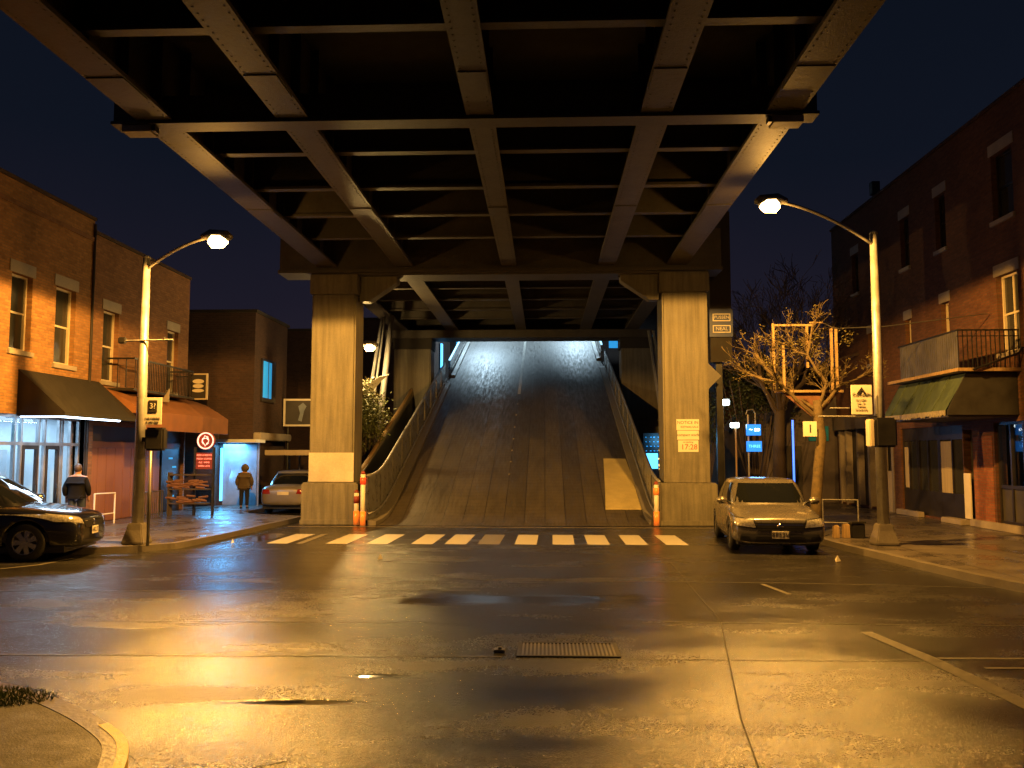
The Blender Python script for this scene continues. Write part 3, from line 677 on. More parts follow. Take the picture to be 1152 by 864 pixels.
def wheel(t, x, y, r, w, s, spokes=7):
    wv = thing_part('wheel', (x, y, r), t)
    ty = MB(); pts = [(.62, -.5), (.88, -.5), (.985, -.38), (1, -.2), (1, .2), (.985, .38), (.88, .5), (.62, .5)]
    n = 28
    for k in range(n):
        a = 2 * math.pi * k / n
        for rr, ww in pts: ty.v.append((ww * w, math.cos(a) * rr * r, math.sin(a) * rr * r))
    L = len(pts); ty.f = [(k * L + i, k * L + i + 1, ((k + 1) % n) * L + i + 1, ((k + 1) % n) * L + i) for k in range(n) for i in range(L - 1)]
    o = ty.build('tyre', 'rubber', None, smooth=True, origin=(0, 0, 0)); o.parent = wv; o.location = (0, 0, 0)
    rm = MB(); ri = .66 * r
    for k in range(n):
        a = 2 * math.pi * k / n; a2 = 2 * math.pi * (k + 1) / n
        for (r0, x0, r1, x1) in ((ri, .46, ri * .9, .43), (ri * .9, .43, ri * .88, .1)):
            p = lambda aa, rr, xx: (s * xx * w, math.cos(aa) * rr, math.sin(aa) * rr)
            rm.quad(p(a, r0, x0), p(a2, r0, x0), p(a2, r1, x1), p(a, r1, x1))
    for k in range(spokes):
        a = 2 * math.pi * k / spokes; ca, sa = math.cos(a), math.sin(a); hw0, hw1 = .035, .055
        q = lambda rr, ww, xx: (s * xx * w, ca * rr - sa * ww, sa * rr + ca * ww)
        rm.add([q(.04, -hw0, .42), q(.04, hw0, .42), q(ri * .92, hw1, .4), q(ri * .92, -hw1, .4), q(.04, -hw0, .3), q(.04, hw0, .3), q(ri * .92, hw1, .28), q(ri * .92, -hw1, .28)],
               [(0, 1, 2, 3), (0, 4, 5, 1), (1, 5, 6, 2), (2, 6, 7, 3), (3, 7, 4, 0)])
    rm.tube([(s * .3 * w, 0, 0), (s * .45 * w, 0, 0)], .055, 12)
    o = rm.build('rim', 'alloy', None, origin=(0, 0, 0)); o.parent = wv; o.location = (0, 0, 0)
    dk = MB().tube([(s * .02 * w, 0, 0), (s * .12 * w, 0, 0)], ri * .89, 20).build('brake_disc', 'plastic_black', None, origin=(0, 0, 0)); dk.parent = wv; dk.location = (0, 0, 0)
def thing_part(name, loc, parent):
    o = bpy.data.objects.new(name, None); COL.objects.link(o); o.parent = parent; o.location = loc; o.empty_display_size = .1; return o
def cut_arches(body, ys, r, w, zc):
    for yy in ys:
        for s in (-1, 1):
            c = MB().tube([(s * (w - .32), yy, zc), (s * (w + .3), yy, zc)], r, 28)
            co = c.build('cut', 'rubber', None, origin=(0, 0, 0)); co.location = (0, 0, 0)
            md = body.modifiers.new('b', 'BOOLEAN'); md.operation = 'DIFFERENCE'; md.object = co; md.solver = 'EXACT'
            bake(body); bpy.data.objects.remove(co)
def sedan(label, paint, low=None, suv=False, plate='8P53V'):
    t = thing('parked_car', (0, 0, 0), label, 'car', 'parked cars')
    k = 1.0
    if suv:
        W, zr, wr, fa, ra = .93, 1.68, .375, .95, 3.65
        st = [(0, .62, .32, .66, .74), (.05, .76, .26, .76, .84), (.22, .86, .24, .86, .93), (.55, .91, .23, .93, 1.0), (1.1, .93, .23, .99, 1.08), (1.6, .93, .23, 1.02, 1.12), (3.0, .93, .23, 1.04, 1.14), (4.0, .92, .25, 1.05, 1.15), (4.4, .88, .28, 1.02, 1.12), (4.6, .8, .36, .95, 1.04), (4.66, .66, .42, .85, .95)]
        gh = (1.05, 4.5, 1.95, 4.05, .83, .64, 1.04, 1.63)
    else:
        W, zr, wr, fa, ra = .91, 1.45, .325, .92, 3.62
        st = [(0, .76, .25, .6, .66), (.03, .85, .2, .66, .72), (.2, .9, .19, .73, .79), (.5, .9, .18, .78, .86), (1.05, .91, .18, .86, .955), (1.6, .91, .18, .9, .99), (3.0, .91, .18, .92, 1.0), (3.9, .9, .2, .93, 1.02), (4.35, .86, .24, .9, 1.0), (4.55, .78, .3, .82, .93), (4.62, .64, .36, .74, .84)]
        gh = (.98, 4.12, 1.72, 3.35, .83, .68, .9, 1.44)
    body = loft_body(st, 'body', paint, t)
    cut_arches(body, (fa, ra), wr + .055, W, wr)
    for p in body.data.polygons: p.use_smooth = True
    cab = green_house(gh[0], gh[1], gh[2], gh[3], gh[4], gh[5], gh[6], gh[7], 'cabin', paint, t)
    B = bvh_of([body]); C = bvh_of([cab])
    z0, z1 = gh[6] + .085, gh[7] - .06
    # windscreen, rear screen
    wb, wt = gh[4] - .12, gh[5] - .1
    patch(C, [(-wb, z0), (wb, z0), (wt, z1), (-wt, z1)], 'y', -1, 'windscreen', 'car_glass', t)
    patch(C, [(-wb, z0), (wb, z0), (wt, z1), (-wt, z1)], 'y', 1, 'rear_window', 'car_glass', t)
    mid = (gh[2] + gh[3]) / 2 + .1
    for s in (-1, 1):
        patch(C, [(gh[0] + .5, z0 - .01), (mid - .04, z0 - .01), (mid - .04, z1), (gh[2] + .13, z1)], 'x', s, 'side_window', 'car_glass', t)
        patch(C, [(mid + .04, z0 - .01), (gh[1] - .55, z0 - .01), (gh[3] - .13, z1), (mid + .04, z1)], 'x', s, 'side_window', 'car_glass', t)
        hl = (.56 if not suv else .72)
        patch(B, [(s * .44, hl - .045), (s * .88, hl), (s * .9, hl + .19), (s * .49, hl + .15)] if not suv else [(s * .48, hl - .04), (s * .88, hl + .03), (s * .91, hl + .22), (s * .54, hl + .13)], 'y', -1, 'headlight_housing', 'plastic_black', t, .004)
        if suv: patch(B, [(s * .5, hl - .02), (s * .87, hl + .05), (s * .9, hl + .2), (s * .56, hl + .11)], 'y', -1, 'headlight', 'lamp_lens', t, .008); patch(B, [(.08, hl + .02), (.5, hl + .12), (.62, hl + .21), (.18, hl + .14)], 'x', s, 'headlight', 'lamp_lens', t, .009)
        else: patch(B, [(s * .47, hl - .02), (s * .85, hl + .02), (s * .885, hl + .17), (s * .52, hl + .13)], 'y', -1, 'headlight', 'lamp_lens', t, .008)
        patch(B, [(s * .45, .7 if not suv else .82), (s * .84, .7 if not suv else .82), (s * .82, .86 if not suv else 1.0), (s * .5, .85 if not suv else .98)], 'y', 1, 'tail_light', 'red_lens', t, .008)
        mx = s * (W + .05); mz = gh[6] + .12
        mm = MB().tube([(s * (W - .12), gh[0] + .5, mz - .06), (mx - s * .05, gh[0] + .45, mz)], .025, 6); mm.add([], [])
        mo = MB().box(mx - .1, mx + .1, gh[0] + .38, gh[0] + .52, mz - .08, mz + .07).build('wing_mirror', paint, t, bevel=.03, smooth=True); mm.build('mirror_stalk', 'plastic_black', mo)
        for yy in ((mid - .2), (mid + .9)):
            patch(B, [(yy - .1, gh[6] - .12), (yy + .08, gh[6] - .12), (yy + .08, gh[6] - .09), (yy - .1, gh[6] - .09)], 'x', s, 'door_handle', 'chrome' if suv else paint, t, .02, 6, 2)
        for yy in (gh[0] + .42, mid, gh[1] - .75):
            patch(B, [(yy - .006, .3), (yy + .006, .3), (yy + .006, gh[6] - .03), (yy - .006, gh[6] - .03)], 'x', s, 'door_seam', 'plastic_black', t, .003, 1, 10)
        for yy in (fa, ra): wheel(t, s * (W - .125), yy, wr, .21, s, 7 if suv else 9)
    gz = .47 if not suv else .62
    gp = patch(B, [(-.42, gz), (.42, gz), (.5, gz + .17), (-.5, gz + .17)], 'y', -1, 'grille', 'plastic_black', t, .008, 16, 6)
    for q in range(3): patch(B, [(-.43, gz + .035 + q * .045), (.43, gz + .035 + q * .045), (.44, gz + .046 + q * .045), (-.44, gz + .046 + q * .045)], 'y', -1, 'grille_bar', 'chrome' if q == 2 else 'dark_metal', gp, .018, 16, 1)
    em = MB().tube([(0, -.005, gz + .1), (0, .03, gz + .1)], .06, 14).build('badge', 'chrome', t, smooth=True)
    patch(B, [(-.5, .25), (.5, .25), (.46, .36), (-.46, .36)], 'y', -1, 'air_intake', 'plastic_black', t, .006, 12, 4)
    for s in (-1, 1): patch(B, [(s * .56, .27), (s * .78, .28), (s * .76, .38), (s * .6, .36)], 'y', -1, 'fog_lamp', 'plastic_black', t, .006, 6, 4)
    patch(B, [(-W + .03, .19), (W - .03, .19), (W - .03, gz - .05), (-W + .03, gz - .05)], 'y', -1, 'bumper', low or paint, t, .002, 24, 6)
    pz = gz - .07
    pl = MB().box(-.16, .16, -.03, -.01, pz - .075, pz + .075).build('number_plate', 'plate_white', t, bevel=.004); text(plate, .13, 'ink', (0, -.033, pz), FACECAM, pl)
    pr = MB().box(-.2, .2, st[-1][0] + .01, st[-1][0] + .03, .66, .78).build('number_plate', 'plate_white', t, bevel=.004)
    MB().box(-W + .12, W - .12, .25, st[-1][0] - .25, .17, .3).build('underbody', 'plastic_black', t)
    return t
def place(t, x, y, rz_, z=0): t.location = (x, y, z); t.rotation_euler = (0, 0, rz_)
c1 = sedan('grey tan sedan facing the camera, parked by the right kerb under the lamp', 'paint_grey', 'bumper_dark'); place(c1, 4.88, 18.1, R(-5)); c1.scale = (1.05, 1.02, 1.03)
c2 = sedan('black suv with alloy wheels, nose pointing right, at the left edge', 'paint_black', suv=True, plate='4KLT'); place(c2, -9.25, 17.35, R(98))
c3 = sedan('pale sedan seen from behind, parked left of the left column', 'paint_silver', plate='27'); place(c3, -9.05, 34.0, R(180))

# ------------------------------------------------------------------ people
def skin_mesh(name, verts, edges, rads, mat, parent, root=0, sub=2):
    me = bpy.data.meshes.new(name); me.from_pydata(verts, edges, []); me.materials.append(MATS[mat])
    o = bpy.data.objects.new(name, me); COL.objects.link(o)
    md = o.modifiers.new('k', 'SKIN'); md.use_smooth_shade = True
    for i, v in enumerate(me.skin_vertices[0].data):
        r = rads[i]; v.radius = r if isinstance(r, tuple) else (r, r); v.use_root = (i == root)
    s = o.modifiers.new('s', 'SUBSURF'); s.levels = s.render_levels = sub
    bake(o); o.parent = parent
    for p in o.data.polygons: p.use_smooth = True
    return o
def person(label, loc, rz_, h, top, legs_mat, hood=False, stride=.12, arms_in=False):
    t = thing('person', loc, label, 'person'); k = h / 1.75
    V = []; E = []; Rr = []
    def a(x, y, z, r, p=None):
        V.append((x * k, y * k, z * k)); Rr.append(tuple(q * k for q in r) if isinstance(r, tuple) else r * k)
        if p is not None: E.append((p, len(V) - 1))
        return len(V) - 1
    pel = a(0, 0, .95, (.15, .11)); sp = a(0, .01, 1.15, (.14, .10), pel); ch = a(0, .03, 1.35, (.16, .115), sp); nk = a(0, .035, 1.48, .06, ch); hd0 = a(0, .06, 1.575, (.08, .09), nk); hd = a(0, .065, 1.66, (.092, .108), hd0)
    hands = []; feet = []
    for s in (-1, 1):
        hp = a(s * .1, 0, .88, .1, pel); kn = a(s * .11, s * stride * .6 + .03, .5, .066, hp); an = a(s * .11, s * stride, .09, .043, kn); to = a(s * .12, s * stride + .15, .04, .035, an); feet.append((kn, an, to))
        sh = a(s * .19, .02, 1.4, .065, ch); el = a(s * .26, -.03 + s * .04, 1.12, .048, sh); ax = s * .26
        wr = a(ax, .07 + s * .05, .9, .032, el); pm = a(ax, .1 + s * .05, .83, (.035, .022), wr); hands.append(pm)
        for f in range(4): k1 = a(ax - .02 + f * .014, .115 + s * .05, .775, .0095, pm); a(ax - .02 + f * .014, .13 + s * .05, .735 + .006 * abs(f - 1.5), .0085, k1)
        th_ = a(ax - s * .045, .12 + s * .05, .81, .011, pm); a(ax - s * .05, .135 + s * .05, .78, .009, th_)
    Rr = [tuple(q * 1.18 for q in r_) if isinstance(r_, tuple) and r_[0] > .03 * k else r_ for r_ in Rr]
    skin_mesh('body', V, E, Rr, 'skin', t)
    # jacket
    V2 = []; E2 = []; R2 = []
    def b(x, y, z, r, p=None):
        V2.append((x * k, y * k, z * k)); R2.append(tuple(q * k for q in r) if isinstance(r, tuple) else r * k)
        if p is not None: E2.append((p, len(V2) - 1))
        return len(V2) - 1
    p0 = b(0, 0, 1.06, (.19, .15)); p1 = b(0, .0, 1.25, (.2, .155), p0); p2 = b(0, .02, 1.37, (.165, .12), p1); b(0, .03, 1.47, (.08, .08), p2); lo = b(0, 0, .9, (.2, .15), p0)
    if hood: lo2 = b(0, 0, .72, (.21, .16), lo)
    for s in (-1, 1):
        sh = b(s * .195, .02, 1.35, .08, p2); el = b(s * .28, -.03 + s * .04, 1.12, .072, sh); b(s * .275, .06 + s * .05, .92, .05, el)
    wd = 1.28 if hood else 1.16
    R2 = [tuple(q * wd for q in r_) if isinstance(r_, tuple) else r_ * wd for r_ in R2]
    skin_mesh('jacket', V2, E2, R2, top, t)
    hm = MB(); cx, cy, cz, ra, rb, rc = (0, .03, 1.635, .15, .155, .165) if hood else (0, .042, 1.655, .1, .12, .125)
    nu, nv = 24, 16; lum = 0 if hood else .004
    for b_ in range(nv + 1):
        for a_ in range(nu):
            th2 = math.pi * b_ / nv; ph = 2 * math.pi * a_ / nu; q = 1 + lum * 6 * math.sin(ph * 7 + b_ * 2.1)
            hm.v.append(((cx + ra * q * math.sin(th2) * math.cos(ph)) * k, (cy + rb * q * math.sin(th2) * math.sin(ph)) * k, (cz + rc * math.cos(th2)) * k))
    for b_ in range(nv):
        for a_ in range(nu):
            ph = 2 * math.pi * (a_ + .5) / nu; th2 = math.pi * (b_ + .5) / nv
            if math.sin(ph) * math.sin(th2) > .35 and math.cos(th2) < .45: continue
            if not hood and math.cos(th2) < -.8: continue
            hm.f.append((b_ * nu + a_, b_ * nu + (a_ + 1) % nu, (b_ + 1) * nu + (a_ + 1) % nu, (b_ + 1) * nu + a_))
    ho = hm.build('hood' if hood else 'hair', top if hood else 'hair', None, smooth=True, origin=(0, 0, 0)); ho.parent = t; ho.location = (0, 0, 0)
    # nose, ears
    for s in (-1, 1): skin_mesh('ear', [(s * .078 * k, .055 * k, 1.66 * k), (s * .084 * k, .05 * k, 1.63 * k)], [(0, 1)], [.013 * k, .012 * k], 'skin', t, sub=1)
    V3 = [(0, 0, .97), ]; E3 = []; R3 = [(.165, .125)]
    for s in (-1, 1):
        V3 += [(s * .1, 0, .87), (s * .11, s * stride * .6 + .03, .5), (s * .11, s * stride, .12)]; n = len(V3); E3 += [(0, n - 3), (n - 3, n - 2), (n - 2, n - 1)]; R3 += [.115, .085, .072]
    skin_mesh('trousers', [tuple(q * k for q in v) for v in V3], E3, [tuple(q * k for q in r) if isinstance(r, tuple) else r * k for r in R3], legs_mat, t)
    for s in (-1, 1): skin_mesh('shoe', [(s * .11 * k, (s * stride - .05) * k, .055 * k), (s * .115 * k, (s * stride + .06) * k, .05 * k), (s * .12 * k, (s * stride + .18) * k, .04 * k)], [(0, 1), (1, 2)], [(.05 * k, .05 * k), (.05 * k, .045 * k), (.04 * k, .032 * k)], 'plastic_black', t)
    t.rotation_euler = (0, 0, rz_); return t
person('person in a dark jacket and blue jeans seen from behind at the lit shopfront', (-11.95, 21.5, .13), R(12), 1.68, 'jacket', 'jeans')
person('person in a hooded brown coat seen from behind before the blue lit entrance', (-10.7, 30.2, .13), R(5), 1.55, 'coat_brown', 'trousers', hood=True, stride=.03)

# ------------------------------------------------------------------ buildings
def wall_cells(m, plane, sgn, u0, u1, z0, z1, holes, th=.3):
    """wall on x=plane facing sgn*x, spanning u (y) and z, minus holes (u0,u1,z0,z1)"""
    us = sorted({u0, u1, *[h[0] for h in holes], *[h[1] for h in holes]}); us = [u for u in us if u0 <= u <= u1]
    for a, b in zip(us[:-1], us[1:]):
        mid = (a + b) / 2; hs = sorted([(h[2], h[3]) for h in holes if h[0] <= mid <= h[1]])
        z = z0
        for h0, h1 in hs:
            if h0 > z: m.box(plane, plane - sgn * th, a, b, z, h0)
            z = max(z, h1)
        if z < z1: m.box(plane, plane - sgn * th, a, b, z, z1)
def window(parent, X, s, y0, y1, z0, z1, frame='frame_cream', pane='dark_pane', lintel=True, lit=None, split='h'):
    d = .14; f = .06
    w = MB(); w.box(X - s * d, X - s * (d + .07), y0, y0 + f, z0, z1).box(X - s * d, X - s * (d + .07), y1 - f, y1, z0, z1).box(X - s * d, X - s * (d + .07), y0 + f, y1 - f, z0, z0 + f).box(X - s * d, X - s * (d + .07), y0 + f, y1 - f, z1 - f, z1)
    wo = w.build('window', frame, parent)
    zm = (z0 + z1) / 2; ym = (y0 + y1) / 2
    MB().box(X - s * (d + .02), X - s * (d + .06), y0 + f, y1 - f, zm - .025, zm + .025).build('sash', frame, wo)
    if split == 'v': MB().box(X - s * (d + .018), X - s * (d + .058), ym - .02, ym + .02, z0 + f, z1 - f).build('mullion', frame, wo)
    MB().box(X - s * (d + .065), X - s * (d + .075), y0 + f, y1 - f, z0 + f, zm).build('pane', pane, wo)
    MB().box(X - s * (d + .045), X - s * (d + .055), y0 + f, y1 - f, zm, z1 - f).build('pane', pane, wo)
    # curtain behind glass is the pane tone itself; sill and lintel
    MB().box(X + s * .07, X - s * .12, y0 - .07, y1 + .07, z0 - .12, z0 - .002).build('sill', 'stone_trim', wo, bevel=.008)
    if lintel: MB().box(X + s * .02, X - s * .12, y0 - .1, y1 + .1, z1 + .002, z1 + .3).build('lintel', 'stone_trim', wo, bevel=.008)
def building(name, label, X, s, y0, y1, depth, top, mat, wins, gaps=(), zg=.1, cat='building', **k):
    t = thing(name, ((X - s * depth / 2), (y0 + y1) / 2, 0), label, cat)
    m = MB(); holes = [w[:4] for w in wins] + list(gaps)
    wall_cells(m, X, s, y0, y1, zg, top, holes)
    e = .3
    m.box(X - s * (e + .003), X - s * depth, y0, y0 + e, zg, top).box(X - s * (e + .003), X - s * depth, y1 - e, y1, zg, top).box(X - s * (depth - e), X - s * depth, y0 + e, y1 - e, zg, top)
    m.build('wall', mat, t)
    MB().box(X - s * .3, X - s * (depth - .3), y0 + .3, y1 - .3, top - .5, top - .35).build('roof', 'slab_dark', t)
    MB().box(X + s * .06, X - s * .34, y0 - .03, y1 + .0, top, top + .09).build('coping', k.get('cop', 'brick_black'), t)
    for w in wins: window(t, X, s, *w[:4], **(w[4] if len(w) > 4 else {}))
    return t
# left corner building with the lit shop
XL = -12.8
A = building('brick_building', 'tan brick corner building with a black awning over a brightly lit shopfront', XL, 1, 17.4, 23.42, 9, 8.7, 'brick_tan',
             [(17.9, 18.8, 4.5, 6.45), (19.78, 20.62, 4.6, 6.47), (21.65, 22.6, 4.45, 6.5)], [(19.4, 23.3, .13, 3.05)])
MB().box(XL + .035, XL + .002, 17.4, 23.42, 8.1, 8.22).build('brick_course', 'brick_tan_dark', A)
# shop
sf = MB(); d0, d1 = XL - .12, XL - .2
ycol = [19.4, 20.35, 20.62, 21.35, 21.62, 22.28, 22.42, 22.82, 23.22]
for yy in ycol: sf.box(d0, d1, yy, yy + .07, .13, 3.05)
sf.box(d0 - .002, d1 + .002, 19.4, 23.3, 2.98, 3.05).box(d0 - .002, d1 + .002, 19.4, 23.3, 2.3, 2.38).box(d0 - .002, d1 + .002, 19.4, 20.62, .13, .55).box(d0 - .002, d1 + .002, 22.42, 23.3, .13, .3)
sfo = sf.build('shopfront_frame', 'frame_alu', A)
MB().box(d0 - .03, d1 + .03, 19.47, 23.22, .5, 2.98).build('shop_window', 'shop_glass', A)
for a, b in ((20.69, 21.35), (21.69, 22.28)):
    dm = MB(); dm.box(XL - .1, XL - .17, a, a + .09, .15, 2.3).box(XL - .1, XL - .17, b - .09, b, .15, 2.3).box(XL - .1, XL - .17, a + .09, b - .09, 2.2, 2.3).box(XL - .1, XL - .17, a + .09, b - .09, .15, .45)
    do = dm.build('door', 'frame_dark', A); MB().tube([(XL - .06, b - .12, .9), (XL - .06, b - .12, 1.3)], .015, 6).build('handle', 'chrome', do)
MB().box(XL + .02, XL - .3, 23.3, 23.42, .13, 3.1).build('dark_jamb', 'frame_dark', A)
MB().box(XL + .2, XL - .1, 22.9, 23.5, .13, .25).build('step', 'stone_trim', A)
ro = MB(); ro.box(XL - 4.2, XL - 4.1, 17.8, 23.1, .1, 3.3).box(XL - 4.1, XL - .3, 17.7, 17.8, .1, 3.3).box(XL - 4.1, XL - .3, 23.0, 23.1, .1, 3.3).build('shop_interior', 'shop_white', A)
MB().box(XL - 4.1, XL - .3, 17.8, 23.0, .05, .13).build('shop_floor', 'shop_floor', A)
MB().box(XL - 4.1, XL - .31, 17.8, 23.0, 3.2, 3.3).build('shop_ceiling', 'shop_white', A)
for i in range(2): MB().box(XL - 3.4 + i * 1.7, XL - 3.0 + i * 1.7, 18.4, 22.6, 3.15, 3.19).build('ceiling_light', 'em_ceiling', A)
MB().box(XL - 3.0, XL - 2.4, 19.0, 20.9, .13, 1.15).build('counter', 'shop_grey', A, bevel=.02); MB().box(XL - .6, XL - .5, 19.6, 20.2, 2.45, 2.9).build('blue_poster', 'em_window', A)
MB().box(XL - 1.5, XL - 1.42, 20.8, 21.6, .13, 2.5).build('white_partition', 'shop_white', A); MB().box(XL - 2.0, XL - 1.92, 22.2, 22.9, .13, 2.2).build('white_screen', 'shop_white', A)
sh = MB(); 
for z in (.5, .95, 1.4, 1.85): sh.box(XL - 4.08, XL - 3.7, 20.6, 22.8, z, z + .03)
for i in range(26): yy = 20.65 + random.random() * 2.0; z = random.choice((.53, .98, 1.43, 1.88)); sh.box(XL - 4.0, XL - 3.8, yy, yy + random.uniform(.05, .15), z, z + random.uniform(.1, .3))
sh.build('shelving', 'shop_grey', A)
tl = MB().tube([(-11.72, 20.25, 3.0), (-11.72, 23.1, 3.0)], .035, 8).tube([(-12.75, 20.3, 3.0), (-11.75, 20.3, 3.0)], .03, 8).build('tube_light', 'em_tube', A)
aw = MB()
aw.add([(XL, 20.2, 4.15), (XL, 23.95, 4.15), (-11.6, 23.95, 3.1), (-11.6, 20.2, 3.1), (-11.6, 23.95, 3.0), (-11.6, 20.2, 3.0), (XL, 20.2, 3.0), (XL, 23.95, 3.0)],
       [(0, 1, 2, 3), (3, 2, 4, 5), (0, 3, 5, 6), (1, 7, 4, 2)])
aw.build('awning', 'awning_black', A)
MB().tube([(XL + .03, 23.4, .2), (XL + .03, 23.4, 8.6)], .04, 8).build('downpipe', 'frame_dark', A)
lamp('AREA', 'shop_light', (XL - 1.9, 20.6, 3.05), 200, (.6, .82, 1), 3.2, (0, 0, 0), sy=4)
lamp('AREA', 'strip_light', (-11.9, 21.6, 2.93), 75, (.6, .8, 1), .1, (0, R(0), 0), sy=2.8)

# second left building
Bd = building('brick_building', 'tan brick building with an orange canopy, plank shutters and a small iron balcony', XL, 1, 23.46, 30.0, 9, 8.35, 'brick_tan_dark',
              [(24.08, 24.98, 4.2, 6.28), (28.3, 29.15, 4.2, 6.3)], [(23.75, 29.9, .13, 2.9)])
pn = MB()
for i in range(9): pn.box(XL - .12, XL - .17, 23.8 + i * .5, 24.27 + i * .5, .13, 2.25)
pn.build('plank_shutter', 'panel_orange', Bd); MB().box(XL - .08, XL - .2, 23.75, 29.9, 2.25, 2.45).build('shutter_rail', 'panel_brown', Bd); MB().box(XL - .16, XL - .22, 23.75, 29.9, 2.45, 2.9).build('transom', 'shop_dark', Bd)
MB().box(XL - .1, XL - .16, 28.4, 29.85, .13, 2.25).build('dark_door', 'frame_dark', Bd)
for q, (a, z) in enumerate([(28.9, 1.9), (29.2, 1.6), (29.0, 1.2), (29.3, .9), (29.1, .6)]): MB().box(XL - .085, XL - .098, a, a + .3, z, z + .06).build('door_glint', 'em_window', Bd)  # blue glints on the dark door, added as small emissive bars
cn = MB()
prof = [(XL, 4.0), (-12.35, 3.85), (-11.85, 3.55), (-11.5, 3.32), (-11.5, 2.78), (-11.56, 2.78), (-11.56, 3.25), (XL, 3.3)]
cn.yprism(prof, 23.95, 30.6); cn.build('canopy', 'awning_orange', Bd)
ba = MB(); 
for i in range(36): yy = 24.5 + i * .115; ba.box(-12.02, -12.0, yy, yy + .018, 4.02, 4.85)
for xx in (-12.25, -12.5): 
    for yy in (24.4, 28.6): ba.box(xx, xx + .02, yy, yy + .02, 4.02, 4.85)
ba.box(-12.03, -11.99, 24.4, 28.65, 4.85, 4.9).box(-12.8, -12.03, 24.4, 24.44, 4.85, 4.9).box(-12.8, -12.03, 28.6, 28.64, 4.85, 4.9)
bo = ba.build('balcony_railing', 'black_metal', Bd); MB().box(XL, -11.97, 24.35, 28.7, 3.93, 4.0).build('balcony_floor', 'dark_metal', Bd)
# hanging square sign
t = thing('hanging_sign', (-11.95, 29, 3.95), 'square black sign with a pale rounded emblem hanging above the orange canopy', 'sign')
MB().box(-12.28, -11.66, 29.0, 29.08, 3.95, 4.86).build('frame', 'frame_cream', t); MB().box(-12.23, -11.71, 28.985, 28.998, 4.0, 4.81).build('face', 'ink', t)
for z, h, w in ((4.58, .08, .2), (4.42, .07, .19), (4.26, .06, .21)):
    m = MB(); pts = [(-11.97 + w * math.cos(a * .39), z + h * math.sin(a * .39)) for a in range(16)]; m.yprism(pts, 28.965, 28.98); m.build('emblem', 'sign_white', t)
MB().tube([(-12.8, 29.04, 4.75), (-12.25, 29.04, 4.75)], .02, 6).build('bracket', 'dark_metal', t)
t = thing('canopy_ornament', (-11.75, 27.2, 3.7), 'pale curved fin ornament standing on the orange canopy', 'ornament')
MB().yprism([(-12.2, 3.72), (-11.95, 3.8), (-11.8, 4.0), (-11.75, 4.12), (-11.75, 3.7)], 26.2, 26.25).build('fin', 'stone_trim', t)

def curvy_neon(cx, cz, y, r, par, mat, n=4):
    for i in range(n):
        a0 = i * 1.6 + .4; m = MB(); m.tube([(cx + r * (.25 + .12 * k / 5) * math.cos(a0 + k * .35), y, cz + r * (.25 + .35 * ((k * (i + 1)) % 5) / 5) * math.sin(a0 + k * .35)) for k in range(7)], .012, 5); m.build('squiggle', mat, par)
t = thing('round_sign', (-10.85, 27, 0), 'round glowing red and white neon sign above a red menu board on a dark stand', 'sign')
rd = MB().tube([(-10.85, 27.06, 2.5), (-10.85, 26.98, 2.5)], .29, 26).build('disc', 'rust_red', t, smooth=False)
rg = MB().tube([(-10.85 + .25 * math.cos(a * .25), 26.965, 2.5 + .25 * math.sin(a * .25)) for a in range(26)], .022, 6).build('neon_ring', 'em_pink', rd); curvy_neon(-10.85, 2.5, 26.96, .32, rd, 'em_pink', 6)
bx_ = MB().box(-11.15, -10.62, 26.98, 27.1, 1.6, 2.12).build('menu_board', 'rust_red', t)
for i in range(4): text(['BEER & BREWS', 'FRESH COFFEE', 'ALE  WINE', 'OPEN LATE'][i], .075, 'em_neon', (-10.88, 26.972, 2.04 - i * .115), FACECAM, bx_)
MB().box(-10.62, -10.56, 26.98, 27.08, .13, 2.3).box(-11.22, -11.16, 26.98, 27.08, .13, 2.3).build('stand', 'dark_metal', t)
# shelves / crates under sign
t = thing('produce_rack', (-11.3, 26.9, .13), 'low dark wooden rack of stacked logs under the round sign', 'rack')
rk = MB(); 
for z in (.5, .95, 1.4): rk.box(-11.9, -10.65, 26.7, 27.0, z, z + .04)
rk.box(-11.92, -11.88, 26.7, 27.0, .13, 1.5).build('shelves', 'bark_dark', t)
lg = MB()
for i in range(44): x = random.uniform(-11.85, -10.7); z = random.choice((.57, 1.02)) + random.uniform(0, .24); MB().tube([(x - .12, 26.68, z), (x + .14, 26.72, z + random.uniform(-.05, .05))], .035, 6).build('log', 'panel_brown', t)
t = thing('bike_rack', (-11.7, 25.6, .13), 'low grey barred bicycle rack along the plank shutters', 'rack')
m = MB()
for i in range(12): yy = 24.9 + i * .13; m.tube([(-11.9, yy, .13), (-11.9, yy, .95)], .014, 5)
m.tube([(-11.9, 24.85, .95), (-11.9, 26.4, .95)], .018, 6).build('bars', 'galv_dark', t)
t = thing('hand_rail', (-12.2, 23.4, .13), 'white tubular hoop rail left of the orange plank shutters', 'railing')
MB().tube([(-12.2, 22.85, .13), (-12.2, 22.85, 1.0), (-12.2, 23.95, .98), (-12.2, 23.95, .13)], .025, 8).build('hoop', 'sign_white', t); MB().tube([(-12.2, 22.85, .42), (-12.2, 23.95, .42)], .018, 6).build('cross_bar', 'sign_white', t)

